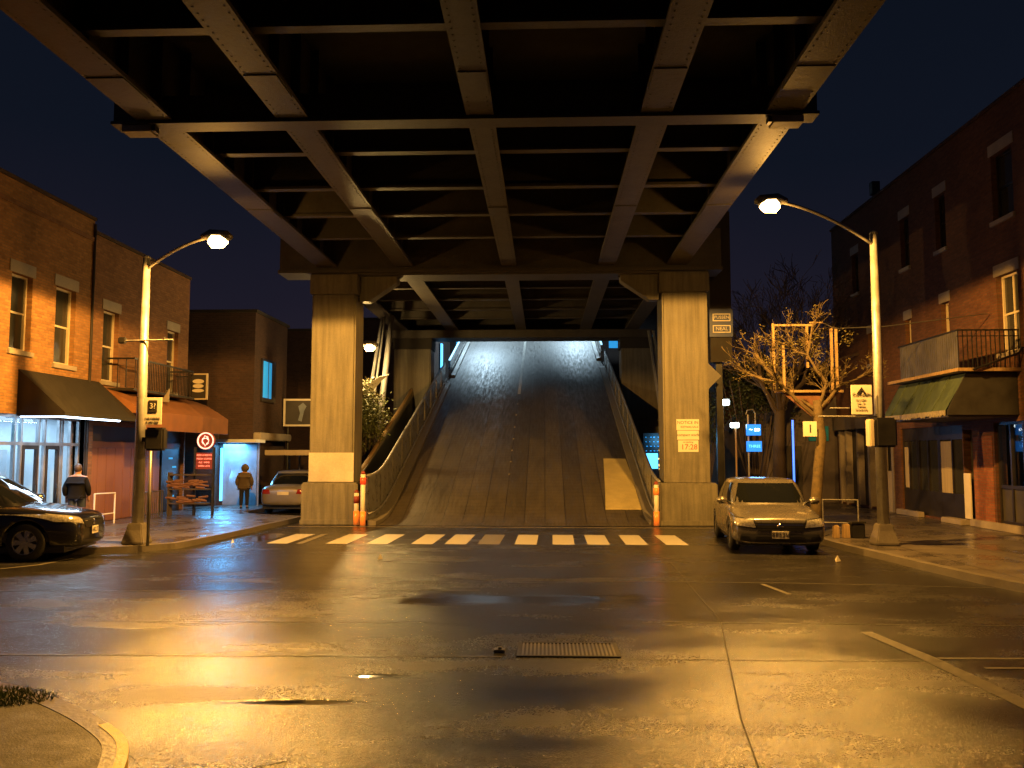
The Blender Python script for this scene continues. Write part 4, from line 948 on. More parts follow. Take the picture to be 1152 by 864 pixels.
# third left building (faces the camera)
def block(name, label, x0, x1, y0, y1, top, mat, cat='building', parap=True):
    t = thing(name, ((x0 + x1) / 2, (y0 + y1) / 2, 0), label, cat)
    MB().box(x0, x1, y0, y1, 0, top).build('wall', mat, t); MB().box(x0 - .08, x1 + .08, y0 - .08, y1 + .08, top, top + .12).build('coping', 'slab_dark', t); return t
C3 = block('brick_building', 'dark brick building with one blue lit upstairs window behind the hooded person', -22, -11.2, 32.4, 36.5, 7.55, 'brick_black')
w = MB().box(-11.195, -11.12, 33.1, 34.8, 4.15, 5.85).build('window', 'frame_dark', C3); 
for a, b in ((33.2, 33.75), (33.9, 34.2)): MB().box(-11.115, -11.1, a, b, 4.3, 5.75).build('pane', 'em_window', w)
MB().box(-11.19, -10.9, 32.4, 36.4, 2.6, 2.9).build('cornice', 'stone_trim', C3, bevel=.03)
MB().box(-12.5, -10.7, 31.3, 32.38, 2.5, 2.62).build('porch_canopy', 'shop_white', C3); MB().box(-12.36, -12.28, 32.2, 32.28, .3, 2.3).build('tube_light', 'em_cyan', C3); MB().box(-12.3, -11.0, 32.33, 32.39, .14, 2.45).build('porch_panel', 'shop_grey', C3); MB().box(-10.95, -10.88, 32.25, 32.32, .13, 2.5).build('porch_post', 'em_cyan', C3).data.materials.__setitem__(0, MATS['frame_alu'])
MB().box(-15, -12.5, 31.9, 32.38, .1, 2.9).build('side_wall', 'brick_black', C3)
lamp('AREA', 'porch_light', (-11.9, 31.9, 2.45), 130, (.12, .5, 1), .9, (0, 0, 0)); lamp('AREA', 'porch_light', (-12.2, 32.0, 1.3), 40, (.1, .5, 1), .3, (0, R(-75), R(-30)), sy=1.8)
block('brick_building', 'low dark building beyond the parked pale sedan', -22, -11.9, 44, 52, 8.5, 'brick_black')
block('brick_building', 'dark block seen between the left column and the leaning props', -13, -7.4, 56, 66, 11.0, 'brick_black')
t = thing('flat_canopy', (-9.3, 30.9, 0), 'pale flat canopy slab on thin posts over the pale sedan', 'canopy')
MB().box(-10.2, -8.3, 30.8, 33.5, 2.03, 2.22).build('slab', 'stone_trim', t, bevel=.02); MB().tube([(-10.0, 33.2, .1), (-10.0, 33.2, 2.05)], .03, 6).tube([(-9.6, 33.2, .1), (-9.6, 33.2, 2.05)], .03, 6).build('posts', 'galv_dark', t); MB().tube([(-8.5, 33.2, 0), (-8.5, 33.2, 2.05)], .03, 6).build('post', 'galv_dark', t)
t = thing('billboard', (-10.5, 36, 0), 'framed grey billboard with a pale upright figure shape beside the left column', 'billboard')
MB().box(-11.15, -9.7, 36, 36.1, 3.25, 4.42).build('frame', 'sign_white', t); MB().box(-11.05, -9.8, 35.98, 35.998, 3.33, 4.34).build('face', 'shop_dark', t); MB().yprism([(-10.5, 3.5), (-10.35, 3.45), (-10.25, 3.9), (-10.15, 4.1), (-10.3, 4.25), (-10.5, 4.1), (-10.42, 3.8)], 35.96, 35.978).build('pale_shape', 'shop_grey', t); MB().tube([(-11.0, 36.2, 0), (-11.0, 36.2, 3.3)], .06, 8).build('post', 'black_metal', t)
MB().box(-11.3, -11.2, 36, 36.1, 3.2, 4.6).build('side_post', 'stone_trim', t)

# signs at left lamp
t = thing('street_sign', (-8.5, 18.2, 2.7), 'white street sign with a small black pictogram hung on the left lamp pole', 'sign')
MB().box(-8.7, -8.31, 18.2, 18.22, 2.72, 3.31).build('plate', 'sign_white', t, bevel=.004)
MB().box(-8.6, -8.41, 18.19, 18.199, 3.0, 3.25).build('pictogram_frame', 'ink', t); text('3?', .17, 'sign_white', (-8.505, 18.185, 3.12), FACECAM, t, 'pictogram'); text('2 HR PARKING', .05, 'ink', (-8.505, 18.195, 2.86), FACECAM, t); text('IF ON RED', .06, 'ink', (-8.505, 18.195, 2.78), FACECAM, t)
t = thing('pedestrian_signal', (-8.5, 18.35, 2.15), 'black pedestrian signal box seen from behind under the white sign on the left pole', 'signal', 'pedestrian signals on the lamp poles')
MB().box(-8.7, -8.28, 18.25, 18.5, 2.16, 2.66).build('housing', 'black_box', t, bevel=.04); MB().box(-8.8, -8.68, 18.35, 18.42, 2.35, 2.45).build('bracket', 'dark_metal', t)
t = thing('sign_post', (-8.47, 18.1, .13), 'thin grey post standing beside the left lamp pole', 'post')
MB().tube([(-8.47, 18.1, .13), (-8.47, 18.1, 2.15)], .032, 10).build('post', 'galv_dark', t, smooth=True)
t = thing('cross_arm', (-8.9, 18.5, 4.55), 'thin horizontal arm with a small cluster of detectors on the left lamp pole', 'bracket')
MB().tube([(-9.35, 18.4, 4.58), (-8.2, 18.4, 4.6)], .02, 6).build('arm', 'galvanised', t); MB().box(-9.42, -9.25, 18.35, 18.45, 4.52, 4.66).box(-8.42, -8.36, 18.37, 18.43, 4.6, 4.67).build('detector', 'dark_metal', t, bevel=.02)
# signs at right lamp
t = thing('notice_board', (6.86, 18.75, 2.9), 'white notice board with a black mountain emblem on the bracket of the right lamp pole', 'sign')
MB().box(6.64, 7.08, 18.72, 18.75, 2.94, 3.58).build('plate', 'sign_white', t, bevel=.004)
MB().yprism([(6.76, 3.4), (6.86, 3.53), (6.95, 3.4), (6.9, 3.4), (6.86, 3.46), (6.82, 3.4)], 18.705, 18.719).build('emblem', 'ink', t)
text('Cornwellis', .09, 'ink', (6.86, 18.71, 3.37), FACECAM, t)
for i, s_ in enumerate(['not a Loitier', 'mon - fri', 'Ticketed', 'street parking']): text(s_, .045, 'ink', (6.84, 18.71, 3.26 - i * .07), FACECAM, t)
br = MB().tube([(5.95, 18.8, 2.9), (7.3, 18.85, 2.9)], .02, 6).tube([(6.2, 18.8, 3.08), (6.62, 18.8, 3.08)], .015, 6).build('bracket', 'galvanised', t)
t = thing('pedestrian_signal', (7.2, 18.55, 2.2), 'large black pedestrian signal box with a tan side on the right lamp pole', 'signal', 'pedestrian signals on the lamp poles')
MB().box(7.04, 7.49, 18.45, 18.72, 2.23, 2.86).build('housing', 'black_box', t, bevel=.04); MB().box(6.93, 7.036, 18.5, 18.76, 2.24, 2.83).build('side_plate', 'frame_cream', t, bevel=.02)

# right corner building
XR = 11.7
wr3 = dict(frame='frame_dark', pane='dark_pane'); wv = dict(split='v')
RB = building('brick_building', 'tall red brick corner building with a green awning and a railed balcony', XR, -1, 18.2, 34.7, 12, 11.1, 'brick_red',
              [(21.3, 22.3, 4.65, 6.65, wv), (24.92, 25.4, 5.4, 6.5), (27.5, 27.92, 5.4, 6.4), (30.5, 31.1, 5.3, 6.4, wr3), (21.3, 22.3, 8.1, 9.85, wr3), (24.9, 25.55, 8.1, 9.75, wr3), (27.4, 28.05, 8.1, 9.75, wr3), (31.85, 32.5, 8.1, 9.6, wr3)],
              [(20.2, 22.75, .3, 2.9), (23.9, 24.4, .2, 2.75), (24.45, 28.6, .2, 2.9), (29.2, 34.4, .2, 3.3)])
MB().box(12.9, 13.0, 33.2, 33.3, 11.0, 12.2).box(12.8, 13.1, 33.1, 33.4, 12.2, 12.7).build('chimney', 'black_metal', RB)
rs = MB()
for yy in (20.2, 20.85, 21.5, 22.1, 22.68): rs.box(XR + .08, XR + .17, yy, yy + .07, .3, 2.9)
rs.box(XR + .082, XR + .168, 20.2, 22.75, 1.2, 1.29).box(XR + .082, XR + .168, 20.2, 22.75, .3, .38).box(XR + .082, XR + .168, 20.2, 22.75, 2.83, 2.9)
rs.build('shopfront_frame', 'frame_dark', RB); MB().box(XR + .13, XR + .14, 20.27, 22.68, 1.29, 2.83).build('shop_window', 'clear_glass', RB); MB().box(XR + .12, XR + .14, 20.27, 22.68, .38, 1.2).build('lower_panel', 'shop_dark', RB)
MB().box(XR - .012, XR + .28, 22.85, 23.85, .3, 2.55).build('brick_pier', 'brick_pier', RB)
MB().box(XR - .16, XR + .0, 18.3, 23.9, .12, .32).build('plinth', 'stone_trim', RB, bevel=.02); MB().box(XR - .3, XR - .01, 24.1, 25.3, .12, .28).build('step', 'stone_trim', RB, bevel=.02); MB().box(XR - .2, XR - .01, 27.0, 28.7, .12, .3).build('plinth', 'stone_trim', RB, bevel=.02)
ri = MB(); ri.box(XR + 3.4, XR + 3.5, 18.6, 28.6, .1, 3.2).box(XR + .3, XR + 3.4, 28.62, 28.7, .1, 3.2).box(XR + .3, XR + 3.4, 18.6, 18.7, .1, 3.2).box(XR + .3, XR + 3.4, 18.7, 28.6, 3.15, 3.25).box(XR + .3, XR + 3.4, 18.7, 28.6, .05, .14).build('shop_interior', 'shop_grey', RB)
MB().box(XR + 1.4, XR + 1.5, 21.7, 22.3, 2.25, 2.45).build('blue_light', 'em_cyan', RB); MB().box(XR + 1.8, XR + 1.9, 21.2, 21.3, .13, 1.4).box(XR + 1.2, XR + 2.0, 20.6, 22.4, .13, .95).build('counter', 'shop_dark', RB)
st_ = MB()
for i in range(30): yy = random.uniform(20.4, 22.6); z = random.uniform(.95, 2.3); st_.box(XR + 1.6, XR + 1.75, yy, yy + random.uniform(.06, .2), z, z + random.uniform(.06, .25))
st_.build('goods', 'wood', RB)
lamp('AREA', 'bar_light', (XR + 1.7, 21.5, 3.0), 14, (.9, .75, .6), 1.5)
dd = MB()
for yy in (24.5, 25.2, 25.95, 26.05, 26.75, 27.4, 27.5, 28.1, 28.52): dd.box(XR + .06, XR + .15, yy, yy + .08, .2, 2.9)
dd.box(XR + .062, XR + .148, 24.5, 28.6, .2, .95).box(XR + .062, XR + .148, 24.5, 28.6, 2.5, 2.9); dd.build('door_frame', 'frame_dark', RB)
MB().box(XR + .11, XR + .12, 24.5, 28.6, .95, 2.5).build('door_glass', 'dark_pane', RB)
MB().box(XR + .05, XR + .058, 25.25, 25.9, .95, 2.45).build('curtain', 'curtain', RB); MB().box(XR + .07, XR + .1, 28.15, 28.5, 1.0, 2.3).build('curtain', 'curtain', RB)
MB().box(XR - .06, XR - .01, 24.0, 24.35, .3, 1.55).build('white_panel', 'sign_white', RB, bevel=.01)
MB().box(XR + .2, XR + .28, 23.9, 24.4, .2, 2.75).build('doorway', 'shop_dark', RB)
# awning and balcony right
ar = MB(); ar.add([(10.45, 21.5, 4.08), (10.45, 25.5, 4.08), (9.95, 25.5, 3.15), (9.95, 21.6, 3.15)], [(0, 1, 2, 3)]); ar.add([(10.45, 21.5, 4.1), (10.45, 25.5, 4.1), (11.7, 25.5, 4.15), (11.7, 21.5, 4.15)], [(0, 1, 2, 3)]); ar.build('awning', 'awning_green', RB)
fr = MB()
for i in range(78):
    yy = 21.6 + i * .05; h = .09 + .05 * random.random(); fr.box(9.93, 9.955, yy, yy + .04, 3.15 - h, 3.17)
fr.build('awning_fringe', 'fringe', RB)
for yy in (22.3, 23.0, 23.3, 24.1, 24.9): MB().tube([(10.44, yy, 4.085), (9.94, yy + .05, 3.155)], .016, 5).build('awning_fold', 'awning_green', RB)
MB().yprism([(10.44, 4.07), (9.96, 3.15), (9.96, 3.05), (11.69, 3.05), (11.69, 4.1)], 21.5, 21.54).build('awning_end', 'awning_black', RB); MB().yprism([(10.44, 4.07), (9.96, 3.15), (11.69, 3.15), (11.69, 4.1)], 25.46, 25.5).build('awning_end', 'awning_black', RB)
MB().box(9.98, 11.69, 21.56, 25.45, 3.0, 3.04).build('awning_soffit', 'shop_dark', RB)
MB().box(10.15, 11.69, 21.3, 25.6, 4.12, 4.2).build('balcony_floor', 'wood', RB)
bb = MB()
for i in range(30): yy = 21.35 + i * .115; bb.box(10.2, 10.225, yy, yy + .085, 4.2, 5.12)
bb.build('balcony_cladding', 'wood', RB).data.materials[0] = MATS['galv_dark']
rr = MB()
for i in range(14): x = 10.2 + i * .112; rr.box(x, x + .02, 21.33, 21.35, 4.2, 5.12)
rr.box(10.18, 11.69, 21.32, 21.36, 5.12, 5.16).box(10.18, 11.69, 21.32, 21.36, 4.98, 5.0).box(10.18, 10.24, 21.37, 24.85, 5.12, 5.16).build('balcony_railing', 'black_metal', RB)
MB().tube([(10.5, 21.25, 4.15), (11.6, 21.2, 4.55), (11.68, 21.2, 4.7)], .03, 6).build('stay', 'black_metal', RB)
# pilasters in the far ground floor bay
pl_ = MB()
for yy in (29.2, 30.2, 31.3, 32.4, 33.6, 34.3): pl_.box(XR - .03, XR + .2, yy, yy + .16, .13, 3.0)
pl_.build('pilaster', 'stone_trim', RB); MB().box(XR + .25, XR + .3, 29.2, 34.4, .13, 3.3).build('dark_shopfront', 'shop_dark', RB)
MB().box(XR - .25, XR - .01, 29.1, 34.5, 3.0, 3.5).build('fascia', 'stucco_dark', RB); MB().box(XR - .02, XR + .1, 29.4, 30.1, .13, 1.5).build('cream_door', 'frame_cream', RB)
# low building with curved roof beyond
t = thing('shop_building', (11, 39, 0), 'low dark stuccoed shop with a curved roof beyond the pollarded tree', 'building')
pts = [(9.0, 0), (13.5, 0), (13.5, 4.2)] + [(11.4 + 2.3 * math.cos(a), 3.2 + 1.25 * math.sin(a)) for a in [math.pi * k / 12 for k in range(3, 12)]] + [(9.0, 3.2)]
MB().yprism(pts, 35.2, 44).build('wall', 'stucco_dark', t); MB().box(9.6, 10.4, 35.15, 35.19, .1, 2.4).build('door', 'shop_dark', t); MB().box(10.7, 11.5, 35.13, 35.19, 2.6, 3.2).build('blue_sign', 'blue_panel', t)
t = thing('neon_post', (8.6, 30, .13), 'tall thin blue glowing tube on a dark post right of the grey sedan', 'light')
MB().tube([(8.6, 30, .9), (8.6, 30, 3.25)], .035, 8).build('tube', 'em_blue_tube', t); MB().box(8.56, 8.64, 30.05, 30.12, .13, 3.3).build('post', 'black_metal', t)
block('brick_building', 'dark building standing behind the bare tree on the right', 9.6, 24, 46, 60, 6.6, 'brick_black')
block('brick_building', 'long dark wall of a building closing the view behind the right column', 5.2, 9.5, 60, 62, 5.5, 'brick_black')

# right background signs
t = thing('blue_sign', (7.25, 30, .13), 'two glowing blue sign boxes stacked on a lit pole behind the grey sedan', 'sign')
MB().tube([(7.08, 30.05, .13), (7.08, 30.05, 3.45)], .035, 8).build('pole', 'em_blue_sign', t).data.materials[0] = MATS['galvanised']
MB().box(7.0, 7.48, 29.9, 30.04, 2.72, 3.1).build('sign_box', 'em_blue_sign', t); MB().box(7.0, 7.5, 29.9, 30.04, 2.16, 2.52).build('sign_box', 'em_blue_sign', t)
text('~ ao', .2, 'em_white', (7.26, 29.89, 2.93), FACECAM, t); text('THREE', .14, 'em_cyan', (7.25, 29.89, 2.34), FACECAM, t)
MB().tube([(7.0, 30, 3.45), (7.05, 30, 3.6), (7.25, 30, 3.62), (7.32, 30, 3.5), (7.32, 30, 3.1)], .02, 6).build('hook', 'galvanised', t)
t = thing('small_lamp', (6.7, 32, 0), 'small white lantern glowing high right behind the right column', 'lamp', 'small white lanterns')
MB().box(6.5, 6.86, 31.9, 32.1, 3.88, 4.1).build('lens', 'em_white', t, bevel=.03); MB().tube([(6.68, 32.2, 0), (6.68, 32.2, 3.9)], .03, 6).build('pole', 'dark_metal', t)
t = thing('small_lamp', (6.99, 31, 0), 'small white square lantern on a thin pole left of the blue signs', 'lamp', 'small white lanterns')
MB().box(6.68, 6.98, 30.95, 31.1, 3.02, 3.2).build('lens', 'em_white', t, bevel=.02); MB().tube([(6.88, 31.1, 0), (6.88, 31.1, 3.02)], .035, 6).build('pole', 'wood', t)
lamp('AREA', 'sign_light', (7.24, 29.6, 2.6), 18, (.1, .4, 1), .5, (R(-90), 0, 0))

# hand rail and boxes by right kerb
t = thing('hand_rail', (7.0, 20.8, .13), 'grey tubular rail behind the grey sedan at the right kerb', 'railing')
MB().tube([(6.62, 20.8, .13), (6.62, 20.8, 1.0), (7.45, 20.8, .99), (7.45, 20.8, .13)], .022, 8).build('hoop', 'galvanised', t); MB().tube([(6.62, 20.8, .46), (7.5, 20.8, .44)], .016, 6).build('cross_bar', 'galvanised', t)
t = thing('litter_bin', (7.28, 20.4, .13), 'black open bin under the end of the grey tubular rail', 'bin')
MB().box(7.12, 7.42, 20.3, 20.6, .13, .48).build('bin', 'black_box', t, bevel=.02); MB().box(7.1, 7.44, 20.28, 20.62, .48, .52).build('rim', 'dark_metal', t)
for i, (x, w_, h_, l_) in enumerate([(6.72, .14, .3, 'tan paper bag standing nearest the sedan under the rail'), (6.94, .16, .34, 'tan paper bag leaning against the black bin')]):
    o = MB().add([(x, 20.35, .13), (x + w_, 20.35, .13), (x + w_, 20.5, .13), (x, 20.5, .13), (x + .02, 20.37, .13 + h_), (x + w_ - .01, 20.36, .13 + h_ * .9), (x + w_, 20.46, .13 + h_), (x + .01, 20.48, .13 + h_ * .95)], [(0, 1, 2, 3), (4, 5, 6, 7), (0, 1, 5, 4), (1, 2, 6, 5), (2, 3, 7, 6), (3, 0, 4, 7)]).build('paper_bag', 'wood', bevel=.01); tag(o, l_, 'bag', 'paper bags by the bin')
tag(MB().yprism([(6.48, 2.52), (6.82, 2.52), (6.82, 2.9), (6.48, 2.9)], 21.7, 21.73).build('tree_sign', 'sign_white', bevel=.004), 'small blank white sign fixed to the trunk of the pollarded tree', 'sign')
MB().box(6.64, 6.67, 21.69, 21.699, 2.62, 2.82).build('mark', 'ink', bpy.data.objects['tree_sign'])

# ------------------------------------------------------------------ trees
def branch(m, p, d, L, r, depth, leafs=None, spread=.6, grav=0, n=5, minr=.004):
    pts = [p]; rs = [r]; dd = d.normalized(); q = p.copy(); steps = 4
    for i in range(steps):
        dd = (dd + Vector((random.uniform(-1, 1), random.uniform(-1, 1), random.uniform(-1, 1))) * .16 + Vector((0, 0, grav))).normalized()
        q = q + dd * L / steps; pts.append(q.copy()); rs.append(max(minr, r * (1 - .5 * (i + 1) / steps)))
    m.tube(pts, rs, n if depth > 1 else 4, cap=False)
    if leafs is not None and depth <= 1: leafs += [pts[-1], pts[2]]
    if depth == 0: return
    for k in range(random.choice((2, 3, 3))):
        i = random.choice((2, 3, 4)); ax = Vector((random.uniform(-1, 1), random.uniform(-1, 1), random.uniform(-.6, 1))).normalized()
        nd = (dd + ax * spread).normalized(); branch(m, pts[i], nd, L * random.uniform(.6, .8), rs[i] * .68, depth - 1, leafs, spread, grav, n, minr)
def leaf_cloud(m, pts, n, rad, size):
    for p in pts:
        for _ in range(n):
            c = Vector(p) + Vector((random.gauss(0, rad), random.gauss(0, rad), random.gauss(0, rad)))
            a = Vector((random.uniform(-1, 1), random.uniform(-1, 1), random.uniform(-1, 1))).normalized(); b = a.orthogonal().normalized(); s = size * random.uniform(.5, 1.3)
            m.add([c - a * s, c + b * s * .45, c + a * s, c - b * s * .45], [(0, 1, 2, 3)])
# pollarded tree
T = thing('pollarded_tree', (6.98, 22, .13), 'pollarded street tree with spreading cut limbs lit yellow behind the grey sedan', 'tree')
tr = MB(); tr.tube([(6.85, 22, .1), (6.83, 22, .8), (6.92, 22, 1.7), (7.02, 22, 2.5), (6.95, 22, 3.1), (6.93, 22, 3.45)], [.17, .14, .13, .125, .12, .1], 12); tr.build('trunk', 'bark', T, smooth=True)
cr = MB(); lf = []
limbs = [((6.93, 22, 3.0), (5.9, 21.8, 3.95), .075), ((5.9, 21.8, 3.95), (5.3, 21.6, 4.6), .06), ((5.9, 21.8, 3.9), (5.15, 22.1, 4.2), .045), ((6.95, 22, 3.2), (7.55, 22.1, 3.85), .07), ((7.55, 22.1, 3.85), (8.5, 22.3, 4.25), .04), ((7.0, 22, 3.35), (7.15, 21.9, 3.9), .06), ((7.15, 21.9, 3.9), (6.7, 21.9, 4.6), .05), ((6.7, 21.9, 4.6), (6.2, 21.9, 4.85), .035), ((6.9, 22, 3.2), (6.2, 22.6, 4.0), .05), ((7.1, 22, 3.3), (7.4, 22.7, 4.3), .05), ((5.9, 21.8, 3.95), (5.6, 21.2, 4.3), .04), ((6.7, 21.9, 4.6), (6.85, 21.9, 5.4), .04)]
for a, b, r in limbs:
    a, b = Vector(a), Vector(b); mid = (a + b) / 2 + Vector((0, 0, -.05)); cr.tube([a, mid, b], [r * .8, r * .68, r * .52], 8)
    for k in range(7 if r < .065 else 3):
        u = random.uniform(.4, 1); d = (b - a).normalized() + Vector((random.uniform(-1, 1), random.uniform(-1, 1), random.uniform(-.5, .9))) * .9
        branch(cr, a + (b - a) * u, d, random.uniform(.25, .5), .013, 2, lf, .7, 0, 4, .004)
cr.build('crown', 'bark', T); lm = MB(); leaf_cloud(lm, random.sample(lf, min(len(lf), 330)), 3, .05, .035)
for c in ((6.35, 21.9, 4.85), (6.95, 21.9, 5.1), (6.95, 21.9, 4.6), (7.75, 22, 5.05), (5.95, 22, 4.9), (5.75, 21.8, 3.9)): leaf_cloud(lm, [c], 90, .11, .035)
lm.build('leaves', 'leaf_yellow', T)
F = thing('timber_frame', (6.7, 22.2, 3.7), 'open timber frame of thin posts and a top rail set up in the pollarded tree', 'frame')
for x, z0, z1 in ((5.92, 3.7, 5.46), (6.17, 3.7, 4.95), (6.78, 4.3, 5.42), (7.4, 3.7, 5.32), (7.52, 3.7, 5.3)): MB().box(x - .03, x + .03, 22.15, 22.21, z0, z1).build('post', 'wood', F)
MB().box(5.9, 6.95, 22.14, 22.19, 5.38, 5.43).box(6.85, 7.2, 22.14, 22.19, 5.45, 5.49).build('top_rail', 'wood', F)
MB().yprism([(6.05, 3.72), (7.6, 3.72), (7.05, 3.05), (6.85, 3.05)], 22.22, 22.26).build('board', 'panel_brown', F); MB().box(5.95, 7.65, 22.1, 22.3, 3.66, 3.72).build('shelf', 'wood', F)
o = MB().tube([(7.2, 22.17, 5.47), (7.5, 22.2, 5.32), (8.8, 22.3, 5.38), (11.6, 22.6, 5.75)], .012, 4).build('cable', 'galv_dark'); tag(o, 'thin cable running from the timber frame to the right brick building', 'cable')
# bare tree
T = thing('bare_tree', (8.7, 32, 0), 'large bare dark tree with fine twigs rising behind the pollarded tree', 'tree')
tr = MB(); tr.tube([(8.7, 32, 0), (8.65, 32, 2.2), (8.75, 32.1, 4)], [.28, .22, .18], 10); tr.build('trunk', 'bark_dark', T, smooth=True)
cr = MB()
for k in range(9):
    a = k * .7; branch(cr, Vector((8.75, 32.1, random.uniform(3.3, 4))), Vector((math.cos(a) * .75, math.sin(a) * .6, 1)), random.uniform(2.0, 2.6), .1, 5, None, .62, .02, 5, .008)
cr.build('crown', 'bark_dark', T)
# leafy masses
def bush(name, label, c, rx, ry, rz2, n, mat, size, cat='bush', stems=True):
    t = thing(name, (c[0], c[1], 0), label, cat)
    m = MB(); cl = [(c[0] + random.gauss(0, rx * .45), c[1] + random.gauss(0, ry * .45), c[2] + random.gauss(0, rz2 * .45)) for _ in range(n)]
    leaf_cloud(m, cl, 34, .14, size); m.build('leaves', mat, t)
    s = MB()
    for p in cl[::4]: s.tube([(c[0] + random.uniform(-.15, .15), c[1], .05), ((c[0] + p[0]) / 2, (c[1] + p[1]) / 2, p[2] * .45), p], [.03, .02, .008], 5)
    s.build('stems', 'bark_dark', t); return t
bush('bush', 'leafy bush lit yellow between the left column and the ramp', (-6.6, 30.8, 3.5), .75, .7, 1.0, 150, 'leaf_green', .06)
bush('bush', 'sparse yellow leafed bush leaning on the outer ramp wall', (-6.6, 31.2, 4.3), .45, .6, .5, 50, 'leaf_yellow', .055)
bush('bush', 'dark leafy shrub behind the right column left of the small lanterns', (6.2, 33.5, 3.4), .7, .8, 1.3, 80, 'leaf_dark', .07)
bush('bush', 'dark foliage mass under the bare tree right of the small lanterns', (8.1, 33.5, 4.6), 1.3, 1, 1.5, 130, 'leaf_dark', .07)
bush('bush', 'yellow topped shrub glimpsed between the right parapet and the right column', (4.9, 33, 3.3), .35, .5, .45, 26, 'leaf_yellow', .06)

# leaning props left and cyan braces right
for i, (x0, x1, y_, r_, l_) in enumerate([(-6.45, -7.3, 33.4, .075, 'leftmost long grey leaning prop beside the far left column'), (-6.3, -6.95, 33.2, .05, 'middle thin grey leaning prop beside the far left column'), (-6.0, -6.5, 33, .13, 'thick pale wrapped leaning prop nearest the ramp by the far left column')]):
    o = MB().tube([(x1, y_ - 1.2, .1), ((x0 + x1) / 2, y_ - .6, 3.8), (x0, y_, 7.5)], [r_, r_ * .95, r_ * .8], 10).build('leaning_prop', 'tarp', smooth=True); tag(o, l_, 'prop', 'leaning props beside the ramp')
o = MB().add([(-6.9, 31, 4.0), (-6.55, 31, 4.55), (-6.1, 31, 4.9), (-5.7, 31.0, 5.0), (-5.95, 31.05, 4.8), (-6.3, 31.05, 4.4), (-6.7, 31.05, 3.95)], [(0, 1, 5, 6), (1, 2, 4, 5), (2, 3, 4)]).build('curved_sheet', 'shop_white'); 
md = o.modifiers.new('s', 'SOLIDIFY'); md.thickness = .04; bake(o); tag(o, 'white curved sheet panel resting on the bush left of the ramp', 'panel')
for i, (x0, x1, l_) in enumerate([(4.55, 4.8, 'left slanting blue lit steel brace behind the right column'), (4.75, 5.0, 'right slanting blue lit steel brace behind the right column')]):
    o = MB().tube([(x0, 37, 7.4), (x1, 35.5, 3.9)], .09, 8).build('steel_brace', 'tarp'); tag(o, l_, 'brace', 'slanting braces behind the right column')
# lit kiosk right of ramp
t = thing('kiosk', (4.6, 33.5, 0), 'small blue lit kiosk with glowing panels between the right parapet and the right column', 'kiosk')
MB().box(3.9, 5.4, 34, 35, 0, 2.9).build('body', 'frame_dark', t); MB().box(4.0, 4.45, 33.95, 33.99, 1.5, 2.1).build('screen', 'em_cyan', t); MB().box(4.75, 5.1, 33.95, 33.99, .5, 1.0).build('screen', 'em_blue_sign', t)
for i in range(36): x = 3.95 + (i % 9) * .15 + random.uniform(0, .06); z = 2.18 + (i // 9) * .18; MB().box(x, x + random.uniform(.03, .07), 33.94, 33.98, z, z + .035).build('bulb', 'em_window', t)
sp = MB()
for i in range(26): x = random.uniform(4.45, 4.72); z = random.uniform(.6, 2.2); sp.box(x, x + .05, 33.93, 33.98, z, z + .05)
sp.build('lit_goods', 'em_yellow', t)
lamp('POINT', 'kiosk_light', (4.5, 33.3, 2.6), 30, (.15, .55, 1), .2)
o = tag(MB().tube([(3.55, 27.0, .1), (3.55, 27, .9), (3.57, 27.02, 1.2), (3.6, 27.05, 1.32)], [.09, .12, .11, .03], 10).build('wrapped_post', 'em_pink', smooth=True), 'stubby glowing pink wrapped post just outside the right parapet', 'post'); o.data.materials[0] = MATS['sign_white']

# a far cyan-lit windowed building beyond ramp
t = thing('tower_building', (0, 90, 0), 'far building with cold lit windows beyond the top of the ramp', 'building')
MB().box(-14, 12, 90, 100, 0, 22).build('wall', 'brick_black', t)
w = MB()
for i in range(14):
    for j in range(5):
        if random.random() < .6: MB().box(-13 + i * 1.8, -12 + i * 1.8, 89.9, 89.98, 8 + j * 2.6, 9.6 + j * 2.6).build('lit_window', 'em_window', t)
t = thing('light_panel', (-5.9, 41, 0), 'narrow cold lit panel beside the far left column', 'light')
MB().box(-5.12, -5.05, 41.6, 42, 6.3, 7.5).build('panel', 'em_cyan', t); MB().box(-5.2, -5.13, 41.6, 42, 0, 7.5).build('post', 'black_metal', t)

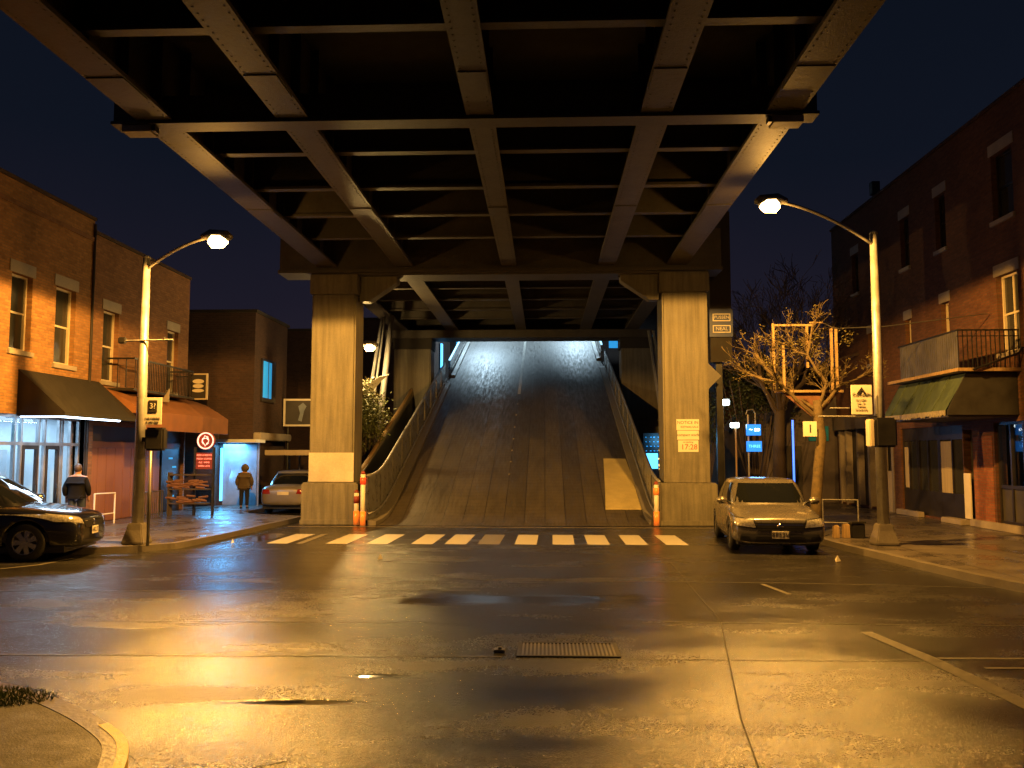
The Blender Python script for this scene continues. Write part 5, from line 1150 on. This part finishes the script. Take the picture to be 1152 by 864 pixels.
# fire hydrant-like bits, kerb debris
for i, (x, y_, s_, l_) in enumerate([(-7.3, 19.8, .06, 'wet orange leaf scrap on the road by the left kerb end'), (5.6, 16.9, .1, 'pale wet paper scrap on the road before the grey sedan'), (-3.3, 16.9, .09, 'crumpled pale paper scrap on the road left of centre')]):
    m = MB(); m.add([(x, y_, .01), (x + s_, y_ + .02, .03), (x + s_ * 1.1, y_ + s_, .01), (x + .2 * s_, y_ + s_, .05), (x + s_ * .5, y_ + s_ * .5, .1 + s_ * .4)], [(0, 1, 4), (1, 2, 4), (2, 3, 4), (3, 0, 4)]); tag(m.build('litter_scrap', 'sign_white'), l_, 'litter', 'litter scraps on the wet road')

# ------------------------------------------------------------------ world, sun, camera
w = bpy.data.worlds.new('World'); sc.world = w; w.use_nodes = True; nt = w.node_tree; bg = nt.nodes['Background']
tc = N(nt, 'ShaderNodeTexCoord'); sp_ = N(nt, 'ShaderNodeSeparateXYZ'); nt.links.new(tc.outputs['Generated'], sp_.inputs[0])
cloud = noise(nt, tc.outputs['Generated'], 2.2, 5, .6)
z = mth(nt, 'ADD', sp_.outputs[2], mth(nt, 'MULTIPLY', mth(nt, 'SUBTRACT', cloud, .5), .12))
nt.links.new(ramp(nt, z, [(.0, (.022, .016, .022)), (.16, (.0115, .010, .019)), (.32, (.0048, .0068, .0135)), (.7, (.0022, .0045, .009))]), bg.inputs[0]); bg.inputs[1].default_value = 1.0
lamp('SUN', 'moonlight', (0, -20, 30), .006, (.6, .75, 1), 1.0, (R(35), R(10), R(-30)))

cam = bpy.data.cameras.new('camera'); co = bpy.data.objects.new('camera', cam); COL.objects.link(co); sc.camera = co
cam.sensor_width = 36; cam.lens = 30; cam.clip_end = 600; cam.clip_start = .05
co.location = (0, 0, 2.1); th_ = math.atan(78 / 960); ps = math.atan(37 / 960 * math.cos(th_))
co.rotation_euler = (math.pi / 2 + th_, 0, ps)
v = sc.view_settings; v.view_transform = 'Standard'; v.look = 'None'; v.exposure = 0; v.gamma = 1
sc.cycles.use_denoising = True; sc.cycles.max_bounces = 6; sc.cycles.diffuse_bounces = 3; sc.cycles.glossy_bounces = 3; sc.cycles.sample_clamp_indirect = 6; sc.cycles.caustics_reflective = False; sc.cycles.caustics_refractive = False
